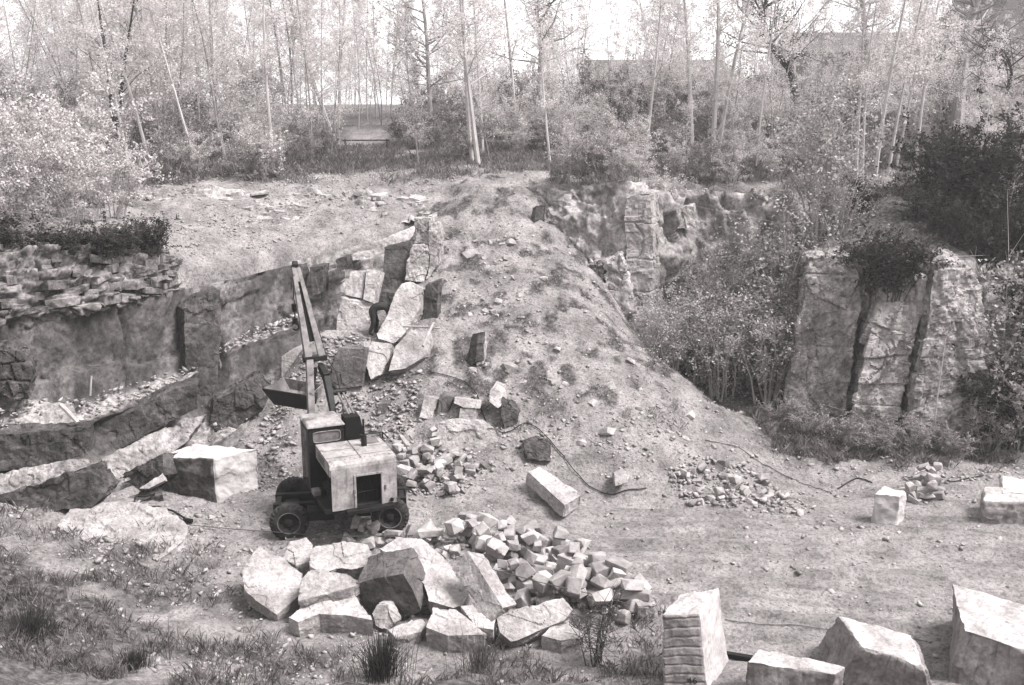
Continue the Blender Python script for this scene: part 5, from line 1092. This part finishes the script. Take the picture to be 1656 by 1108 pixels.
# wood behind
n = 0
while n < 190:
    Y = rp.uniform(47, 92); x = rp.uniform(-.60, .60) * Y; px = 828 + x / (Y * 1.0) * FPX
    if 545 < px < 640 and Y < 72: continue
    if px > 930 and rp.random() < .45: continue
    s = rp.uniform(.65, 1.15) * (1.08 if px < 600 else .70) * (1 if Y < 60 else 1.25)
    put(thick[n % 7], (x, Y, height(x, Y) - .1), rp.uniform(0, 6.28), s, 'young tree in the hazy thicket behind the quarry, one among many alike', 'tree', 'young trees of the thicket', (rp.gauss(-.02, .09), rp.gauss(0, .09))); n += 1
for i in range(12):      # the wood closes again beyond the path
    Y = 66 + i * 2.4; x = (548 + (i * 37) % 96 - 828) / FPX * Y
    put(thick[i % 7], (x, Y, height(x, Y) - .1), rp.uniform(0, 6.28), rp.uniform(.7, 1.1), 'young tree in the hazy thicket behind the quarry, one among many alike', 'tree', 'young trees of the thicket', (rp.gauss(0, .08), 0))
# single dark or big trees
M['leaf_far'] = mat_leaf('far_leaves', .10, .35)
dk = tree_proto('tree', 400, 9, .15, 500, .08, M['bark_dark'], M['leaf_mid'], c0=.3, spread=.3, nb=18, twig=5, wob=.04, multi=2)
put(dk, ground_at(184, 232, 47), .3, 1.0, 'dark stemmed forked tree among the pale bushes at the upper left', 'tree')
def big_tree(label, path, r0, seed, Y, bark, nl=900, leaf='leaf_far', nb=26):
    """path: pixels of the stem from foot upwards, at distance Y"""
    r = random.Random(seed); pts = [P(a, c_, Y) for a, c_ in path]; pts[0].z = height(pts[0].x, pts[0].y) - .2; base = pts[0].copy(); pts = [p - base for p in pts]
    mb = MB(); n = len(pts); mb.tube(pts, [r0 * (1 - .6 * i / (n - 1)) for i in range(n)], 8); ends = []
    for k in range(nb):
        t = r.uniform(.35, 1.0) * (n - 1); i = min(int(t), n - 2); p = pts[i].lerp(pts[i+1], t - i); a = r.uniform(0, 6.28); el = r.uniform(.0, .9); ln = r.uniform(1.2, 3.6)
        d = Vector((math.cos(a) * math.cos(el), math.sin(a) * math.cos(el), math.sin(el))); q1 = p + d * ln * .5 + Vector((r.gauss(0, .15), r.gauss(0, .15), .1)); q2 = p + d * ln + Vector((r.gauss(0, .3), r.gauss(0, .3), .5))
        mb.tube([p, q1, q2], [r0 * .28, r0 * .17, .015], 5, False)
        for j in range(7):
            b = q1.lerp(q2, r.random()); e = b + Vector((r.gauss(0, .7), r.gauss(0, .7), r.gauss(.2, .6))); mb.tube([b, e], [.022, .006], 3, False); ends.append((b, e))
            for j2 in range(3): e2 = e + Vector((r.gauss(0, .35), r.gauss(0, .35), r.gauss(.1, .3))); mb.tube([b.lerp(e, .6), e2], [.010, .004], 3, False); ends.append((e, e2))
    root = empty('tree', base); mb.build('trunk', bark, root, smooth=True)
    if nl: link('crown', leaf_mesh('crown', leaves_on(ends, nl, r, .12), .07, seed, M[leaf]), M[leaf], root)
    tag(root, label, 'tree'); return root
big_tree('dark tree with a sharply bent stem, left of the right hand house', [(1288,205),(1284,140),(1276,110),(1250,80),(1232,55),(1236,20),(1245,-40)], .24, 51, 54, M['bark_dark'])
big_tree('stout broken dark stem close to the bent tree', [(1286,190),(1283,120),(1284,55)], .17, 52, 54.5, M['bark_grey'], 0, nb=4)
big_tree('bare spreading tree against the white sky above the mound', [(872,200),(874,130),(876,80),(868,20),(872,-30)], .22, 53, 60, M['bark_grey'], 500)
big_tree('broad pale trunk rising in front of the house at the upper right', [(1545,240),(1552,150),(1562,60),(1580,0),(1590,-60)], .42, 54, 58, M['bark_grey'], 900, nb=30)
big_tree('faint thick tree in the middle of the right hand house front', [(1415,230),(1408,120),(1398,40),(1390,-40)], .30, 55, 66, M['bark_grey'], 900, nb=30)
big_tree('small gnarled dark tree near the chimney at the right edge', [(1618,200),(1626,160),(1636,120),(1632,95)], .13, 56, 52, M['bark_dark'], 300, 'leaf_mid', nb=14)
big_tree('hazy tall tree beside the path opening, reaching out of the photo', [(700,235),(694,150),(690,60),(680,-40)], .16, 57, 58, M['bark_grey'], 1100, nb=30)

# shrubs
def shrub_proto(name, seed, h, w, n_leaf, lsize, leaf, bark, stems=9, dense=.5):
    r = random.Random(seed); mb = MB(); ends = []
    for k in range(stems):
        a = r.uniform(0, 6.28); o = r.uniform(0, .22) * w; sp = r.uniform(.1, .5) * w; H = h * r.uniform(.6, 1.0)
        p = [Vector((math.cos(a) * (o + sp * t ** 1.3), math.sin(a) * (o + sp * t ** 1.3), H * t)) + Vector((r.gauss(0, .03), r.gauss(0, .03), 0)) * h * t for t in (0, .3, .6, .85, 1)]
        mb.tube(p, [.022 * h / 2, .016 * h / 2, .011 * h / 2, .007, .004], 4, False)
        for j in range(14):
            t = r.uniform(.18, 1) * 4; i = min(int(t), 3); b = p[i].lerp(p[i+1], t - i); e = b + Vector((r.gauss(0, 1), r.gauss(0, 1), r.gauss(.4, .7))) * .17 * h; mb.tube([b, e], [.007, .003], 3, False); ends.append((b, e))
    root = empty(name, (0, 0, 0)); mb.build('stems', bark, root)
    link('foliage', leaf_mesh('foliage', leaves_on(r.sample(ends, int(len(ends) * (.55 if dense == .5 else 1))), n_leaf, r, .025 * h), lsize, seed, leaf), leaf, root); return root
def shoot_proto(seed, h, leaf):
    r = random.Random(seed); mb = MB(); ends = []
    for k in range(5):
        a = r.uniform(0, 6.28); d = Vector((math.cos(a) * r.uniform(.05, .45), math.sin(a) * .3, 1)); p = [Vector((0, 0, 0)), d * h * .5, d * h + Vector((0, 0, .1 * h))]; mb.tube(p, [.02, .012, .004], 4, False)
        for j in range(16): t = r.uniform(.1, 1); b = p[0].lerp(p[2], t); ends.append((b, b + Vector((r.gauss(0, .1), r.gauss(0, .1), .1)) * h * .7))
    root = empty('leafy_shoots', (0, 0, 0)); mb.build('stems', M['bark_grey'], root); link('foliage', leaf_mesh('foliage', leaves_on(ends, 700, r, .05), .085, seed, leaf), leaf, root); return root
sp_ = [shrub_proto('shrub', 500 + i, 3.2, 2.6, 5000, .045, M['leaf_pale'], M['bark_grey']) for i in range(3)]
sm_ = [shrub_proto('shrub', 510 + i, 2.4, 2.4, 3000, .055, M['leaf_mid'], M['bark_grey'], 11) for i in range(3)]
sd_ = [shrub_proto('dark_shrub', 520 + i, 2.2, 2.4, 3600, .06, M['leaf_dark'], M['bark_dark'], 16) for i in range(3)]
sb_ = [shrub_proto('tall_bush', 530 + i, 4.4, 2.8, 3900, .056, M['leaf_bush'], M['bark_grey'], 12) for i in range(3)]
ss_ = [shoot_proto(540 + i, 2.2, M['leaf_pale']) for i in range(2)]
# left bank: pale leafy bushes
for i, (px, Y, s, lab) in enumerate([(20,33,1.1,'pale bush at the left edge above the layered ledge'),(75,34.5,1.2,'pale bush second from the left edge above the layered ledge'),(130,34,1.0,'rounded pale bush with light leaves in the middle of the ledge top'),(185,35.5,.9,'smaller pale bush near the right end of the ledge top'),(-30,36,1.5,'tall pale bush cut by the left edge of the photo'),(60,38.5,1.5,'tall pale bush behind the ledge bushes at the far left'),(150,40,1.5,'tall pale bush behind the ledge bushes, further right')]):
    p = P(px, 350, Y); put(sp_[i % 3], (p.x, p.y, height(p.x, p.y) - .1), rp.uniform(0, 6.28), s, lab, 'bush')
for i, (px, py, s, lab) in enumerate([(140,330,1.25,'bright upright leafy shoots left of the pair above the ledge'),(170,338,1.2,'bright upright leafy shoots nearest the leaning birch'),(215,335,.95,'bright low shoots arching right at the end of the ledge'),(425,292,.7,'pale leafy shoots at the foot of the upright birch'),(448,288,.8,'second tuft of pale shoots right by the upright birch'),(45,330,1.0,'bright shoots far left in the pale bushes')]):
    p = hit(px, py); put(ss_[i % 2], p, rp.uniform(0, 6.28), s, lab, 'shoots', None, (.25 if 'arching' in lab else 0, 0))
for i in range(15):
    px = -50 + i * 21; Y = 28.0 + (px + 40) / 38 * .47 + rp.uniform(-.3, .3); p = P(px, 400, Y)
    put((sd_ if i % 3 else sm_)[i % 3], (p.x, p.y, P(px, 404, Y).z - rp.uniform(.1, .45)), rp.uniform(0, 6.28), (rp.uniform(.4, .9), .55, rp.uniform(.3, .62)), 'low bush overhanging the layered ledge, one of a loose row', 'bush', 'dark low bushes along the ledge top')
# recess bushes
for i, (px, Y, s, lab) in enumerate([(1085,36.2,.85,'bush right beside the tall pillar at the mound foot'),(1125,37.2,.95,'leafy bush in the recess, second from the pillar'),(1165,35.8,.9,'leafy bush in the middle of the recess, in front'),(1205,37.4,1.15,'tallest bush in the middle of the recess'),(1245,35.4,1.05,'pale topped bush left of the outcrop, in front'),(1282,36.8,1.3,'tall pale bush rising behind the left column of the outcrop'),(1240,38.8,1.3,'tall bush at the back of the recess'),(1150,39.2,1.1,'bush at the back of the recess near the cliff'),(1310,37.8,1.3,'bush on top of the cliff beside the dark shrub of the outcrop'),(1340,37.4,.7,'low bush over the left column of the outcrop')]):
    p = P(px, 600, Y); z = height(p.x, p.y)
    put(sb_[i % 3], (p.x, p.y, z - .1), rp.uniform(0, 6.28), s, lab, 'bush')
# dark shrubs on and beside the outcrop
for i, (px, py, Y, s, lab) in enumerate([(1440,465,33.4,1.0,'black dense shrub hanging over the top of the middle column'),(1405,440,34.2,.85,'black shrub just left of the dense one on the outcrop'),(1470,452,33.7,.75,'black shrub at the right of the dense one on the outcrop'),(1392,352,38.5,.75,'small dark shrub standing alone above the outcrop'),(1530,340,40.0,1.3,'dark shrub on the slope above the right column'),(1575,370,38.2,1.5,'broad dark shrub over the right shoulder of the outcrop'),(1625,360,38.5,1.5,'broad dark shrub towards the right edge'),(1660,330,40,1.6,'dark shrub cut by the right edge, upper one'),(1610,430,36.5,1.4,'dark shrub directly beside the right column'),(1655,440,36.8,1.5,'dark shrub cut by the right edge, lower one'),(1550,290,42,1.1,'dark shrub highest on the right slope'),(1535,395,36.2,.8,'low dark shrub just above the right column'),(1590,420,35.2,.9,'dark shrub at the right shoulder of the right column'),(1500,370,37.2,.7,'dark scrub between the outcrop shrub and the broad shrub'),(1660,520,34.0,1.0,'black shrub low on the bank at the right edge')]):
    p = P(px, py, Y); z = max(height(p.x, p.y), p.z - .3)
    put(sd_[i % 3], (p.x, p.y, z - .15), rp.uniform(0, 6.28), s, lab, 'shrub')
for i, (px, py, Y, s, lab) in enumerate([(1612,700,31.8,.95,'leafy dark bush right of the outcrop foot'),(1650,690,31.6,1.05,'leafy dark bush at the right edge under the slope'),(1640,600,33.2,1.0,'leafy bush on the bank right of the right column'),(1700,640,32.5,1.2,'bush mostly outside the right edge'),(1600,730,31.0,.5,'low bush at the very foot of the right column')]):
    p = P(px, py, Y); put(sb_[i % 3] if i == 2 else (sd_[i % 3] if i in (0, 3) else sm_[i % 3]), (p.x, p.y, height(p.x, p.y) - .1), rp.uniform(0, 6.28), s * 1.5, lab, 'bush')
for i, (px, py, Y, s, lab) in enumerate([(1260,690,33.2,.45,'low scrub at the foot of the left column'),(1310,720,32.0,.45,'low scrub in front of the left column'),(1360,735,31.3,.5,'low scrub below the crack of the outcrop'),(1420,745,30.9,.45,'low scrub under the middle column'),(1480,750,30.8,.5,'low scrub under the right column'),(1540,765,30.4,.45,'low scrub at the right end of the outcrop foot'),(1390,705,32.2,.5,'dark scrub filling the crack foot of the outcrop')]):
    p = P(px, py, Y); put(sm_[i % 3], (p.x, p.y, height(p.x, p.y) - .1), rp.uniform(0, 6.28), (s * 1.3, s * 1.3, s), lab, 'scrub')
tr_ = tree_proto('sapling', 560, 3.2, .035, 60, .05, M['bark_pale'], M['leaf_mid'], c0=.5, spread=.1, nb=6, twig=2)
put(tr_, P(1510, 700, 31.2) - Vector((0, 0, 0)), 0, 1.0, 'thin pale sapling in front of the right column of the outcrop', 'sapling'); 
# brush along the edges of the upper ground
n = 0
while n < 190:
    px = rp.uniform(-80, 1740); Y = rp.uniform(43, 70); p = P(px, 250, Y)
    if 470 < px < 700 and Y < 47.5: continue
    if 545 < px < 640: continue
    s = rp.uniform(.45, .95) * (1 + .9 * sst(54, 66, Y)); kind = sm_ if rp.random() < .62 else sp_
    put(kind[n % 3], (p.x, p.y, height(p.x, p.y) - .1), rp.uniform(0, 6.28), s, 'bush in the undergrowth along the edge of the wood, one among many alike', 'bush', 'undergrowth at the edge of the wood'); n += 1
for i, (px, Y, s) in enumerate([(905,41.8,.6),(940,41.2,.75),(975,40.6,.8),(1000,40.4,.6),(1030,40.3,.5),(1075,41.6,.7),(960,40.0,.45),(1000,39.7,.4),(1120,43.4,.7),(1180,43,.6),(1250,43,.6)]):
    p = P(px, 300, Y); put((sm_ + sp_)[i % 6], (p.x, p.y, height(p.x, p.y) - .1), rp.uniform(0, 6.28), s, 'scrubby bush on the rim of the cliff right of the mound, one of several alike', 'bush', 'bushes on the cliff rim')
# grass and weeds: nobody could count these
def blades(name, x, y, h, w, seed, mat, lean=.35):
    r = np.random.RandomState(seed); n = len(x); z = heights(x, y) - .02; a = r.uniform(0, 6.28, n); d = r.uniform(0, 6.28, n); l = np.abs(r.normal(0, lean, n)) * h
    ca, sa = np.cos(a) * w, np.sin(a) * w; dx, dy = np.cos(d) * l, np.sin(d) * l
    V = np.stack([np.stack([x - ca, y - sa, z], -1), np.stack([x + ca, y + sa, z], -1), np.stack([x + ca * .6 + dx * .4, y + sa * .6 + dy * .4, z + h * .6], -1), np.stack([x + dx, y + dy, z + h], -1)], 1)
    return struct(link(name, mesh_np(name, V.reshape(-1, 3), np.arange(n * 4).reshape(-1, 4)), mat), 'stuff')
r_ = np.random.RandomState(5)
def clumps(cx, cy, per, sp):
    x = (cx[:, None] + r_.normal(0, 1, (len(cx), per)) * sp).ravel(); y = (cy[:, None] + r_.normal(0, 1, (len(cy), per)) * sp).ravel(); return x, y
# left foreground weeds
cx = r_.uniform(-13, 3.5, 1700); cy = 15.8 + r_.uniform(0, 1, 1700) ** 1.3 * 8.5; f = fbm(cx / 1.3, cy / 1.3, 2, 4, 91) + .5 * sst(-3.5, -10, cx) + .25 * sst(19.5, 17, cy); k = f > .22
x, y = clumps(cx[k], cy[k], 16, .09); blades('weeds', x, y, r_.uniform(.08, .30, len(x)), .009, 6, M['grass'], .5)
# mound tufts
cx = r_.uniform(-6, 10, 9000); cy = r_.uniform(27.5, 42.5, 9000); f = fbm(cx / .45, cy / .45, 8, 3, 101); hz = heights(cx, cy); k = (f > .20) & (rim_sd(cx, cy) < -.2) & (hz > 1.0) & (cx > -4.5 + (40 - cy) * .1)
x, y = clumps(cx[k], cy[k], 9, .07); blades('grass', x, y, r_.uniform(.04, .14, len(x)), .010, 7, M['grass'], .6)
# upper ground and outcrop foot
cx = r_.uniform(-26, 26, 16000); cy = r_.uniform(30, 58, 16000); s_ = rim_sd(cx, cy); f = fbm(cx / 1.3, cy / 1.3, 2, 4, 91); k = (s_ > .7) & (f + .5 * sst(42, 46, cy) > .05) & ~((cx < 0) & (cx > -16) & (cy < 43))
x, y = clumps(cx[k], cy[k], 7, .16); blades('grass', x, y, r_.uniform(.08, .42, len(x)), .014, 8, M['grass'], .5)
cx = r_.uniform(7, 19, 2600); cy = r_.uniform(28.8, 34, 2600); f = fbm(cx / 1.3, cy / 1.3, 2, 4, 91); k = (rim_sd(cx, cy) < -.2) & (f + (cy - 29.5 - .12 * (cx - 10)) * .25 > .05) & (cx > 8.2 + (34 - cy) * .1)
x, y = clumps(cx[k], cy[k], 12, .10); blades('weeds', x, y, r_.uniform(.08, .35, len(x)), .012, 9, M['grass'], .6)
# tall tufts in front
def tuft(label, px, py, n, h, w, seed, mat, name='grass_tuft', cat='grass tuft'):
    r = np.random.RandomState(seed); p = hit(px, py); mb = MB()
    for i in range(n):
        a = r.uniform(0, 6.28); o = abs(r.normal(0, .5)) * w; l = abs(r.normal(0, .28)) * h; hh = h * r.uniform(.55, 1.1); c = Vector((math.cos(a) * o, math.sin(a) * o, -.03)); d = Vector((math.cos(a), math.sin(a), 0))
        mb.tube([c, c + d * l * .35 + Vector((0, 0, hh * .55)), c + d * l + Vector((0, 0, hh))], [.006, .005, .002], 3, False)
    return tag(mb.build(name, mat, None, loc=p), label, cat)
M['rush'] = mat_plain('dark_rushes', .045, .8, 0, .5, 6)
tuft('big dark tuft of rushes at the bottom edge in front of the stone pile', 618, 1095, 420, .85, .42, 1, M['rush'])
tuft('dark tuft of rushes in the lower left corner', 45, 1030, 320, .6, .5, 2, M['rush']); tuft('smaller dark tuft right of the lower left corner', 215, 1082, 180, .42, .35, 3, M['rush'])
tuft('thin tuft of dry stalks left of the sapling at the bottom', 775, 1085, 130, .75, .55, 4, M['grass'])
tuft('single dry stalk standing in the dirt at the left', 274, 1068, 5, .9, .05, 5, M['rush'], 'dry_stalk', 'stalk')
sg = shrub_proto('sapling', 570, 1.5, .9, 420, .022, M['leaf_mid'], M['bark_dark'], 16); put(sg, hit(962, 1078), 0, 1.0, 'twiggy sapling with tiny leaves in front of the cobbles', 'sapling')

# ------------------------------------------------------------------ houses beyond the wood
M['plaster'] = mat_noise('pale_plaster', .30, .42, scale=.5, bump=.1); M['roofing'] = mat_noise('dull_roof', .10, .18, scale=1.5, bump=.2, stretch=(1, 4, 1)); M['brick'] = mat_noise('dark_brick', .06, .14, scale=3, bump=.3); M['glass'] = mat_plain('window_glass', .04, .15, 0, .2, 2)
def house(label, px0, px1, Y, z_eave, z_ridge, depth, rz, chim=None, windows=4, rows=1, gable=False):
    a, c_ = P(px0, 100, Y), P(px1, 100, Y); w = (c_.x - a.x); zc = height((a.x + c_.x) / 2, Y) - .3; root = empty('house', ((a.x + c_.x) / 2, Y, zc), rz); tag(root, label, 'house')
    he, hr = z_eave - zc, z_ridge - zc; x0, x1 = -w / 2, w / 2; b = MB()
    if gable: b.prism([(x0, 0, 0), (x1, 0, 0), (x1, 0, he), (0, 0, hr), (x0, 0, he)], (0, depth, 0))
    else: b.prism([(x0, 0, 0), (x0, 0, he), (x0, depth / 2, hr), (x0, depth, he), (x0, depth, 0)], (w, 0, 0))
    wl_ = b.build('wall', M['plaster'], root)
    b = MB(); e = .35
    if gable:
        for s in (-1, 1): b.hexa([(s * (w/2 + e), -e, he - .25), (0, -e, hr + .02), (0, depth + e, hr + .02), (s * (w/2 + e), depth + e, he - .25), (s * (w/2 + e), -e, he - .07), (0, -e, hr + .2), (0, depth + e, hr + .2), (s * (w/2 + e), depth + e, he - .07)])
    else:
        for s in (0, 1):
            yo, yi = (-e, depth / 2) if s == 0 else (depth + e, depth / 2)
            b.hexa([(x0 - e, yo, he - .2), (x1 + e, yo, he - .2), (x1 + e, yi, hr + .02), (x0 - e, yi, hr + .02), (x0 - e, yo, he - .02), (x1 + e, yo, he - .02), (x1 + e, yi, hr + .2), (x0 - e, yi, hr + .2)])
    rf = b.build('roof', M['roofing'], root)
    if chim is not None:
        cx, cw, ct = chim; b = MB(); b.box((cx - cw/2, depth * .3, hr - 1.6), (cx + cw/2, depth * .3 + cw, hr + ct)); b.box((cx - cw/2 - .08, depth * .3 - .08, hr + ct), (cx + cw/2 + .08, depth * .3 + cw + .08, hr + ct + .15)); b.build('chimney', M['brick'], rf)
    for rw in range(rows):
        for k in range(windows):
            xc = x0 + w * (k + .5) / windows; zb = 1.2 + rw * 2.8
            if zb + 1.3 > he - .2: continue
            b = MB(); b.box((xc - .5, -.06, zb), (xc + .5, -.003, zb + .06)); b.box((xc - .5, -.06, zb + 1.24), (xc + .5, -.003, zb + 1.3)); b.box((xc - .5, -.06, zb + .06), (xc - .43, -.003, zb + 1.24)); b.box((xc + .43, -.06, zb + .06), (xc + .5, -.003, zb + 1.24)); b.box((xc - .03, -.05, zb + .06), (xc + .03, -.003, zb + 1.24))
            f = b.build('window', M['bark_pale'], root); b = MB(); b.box((xc - .43, -.03, zb + .06), (xc - .03, -.006, zb + 1.24)); b.box((xc + .03, -.03, zb + .06), (xc + .43, -.006, zb + 1.24)); b.build('pane', M['glass'], f)
    return root
house('long low house with plain roof, faint behind the birches', 958, 1178, 84, 12.6, 14.6, 9, 0, (2.5, .7, .7), 5)
house('two storey house with level roof line, faint at the right', 1300, 1536, 80, 15.0, 16.6, 10, 0, None, 5, 2)
house('tall gabled house cut off by the top right corner', 1556, 1760, 74, 14.6, 20.5, 10, 0, None, 3, 2, True)
house('low outhouse with dark brick chimney at the right edge', 1610, 1740, 66, 12.5, 13.6, 5, 0, (-1.35, .95, .7), 2)

# ------------------------------------------------------------------ haze
hb = MB(); hb.box((-262, -72, -4.0), (262, 402, 32)); hz_ = hb.build('haze', None); struct(hz_, 'stuff')
hm = bpy.data.materials.new('haze'); hm.use_nodes = True; N = hm.node_tree.nodes; N.remove(N['Principled BSDF']); pv = N.new('ShaderNodeVolumePrincipled')
pv.inputs['Color'].default_value = (1, .985, .98, 1); pv.inputs['Density'].default_value = .0006; pv.inputs['Anisotropy'].default_value = .25
hm.node_tree.links.new(pv.outputs[0], N['Material Output'].inputs['Volume']); hz_.data.materials.append(hm)
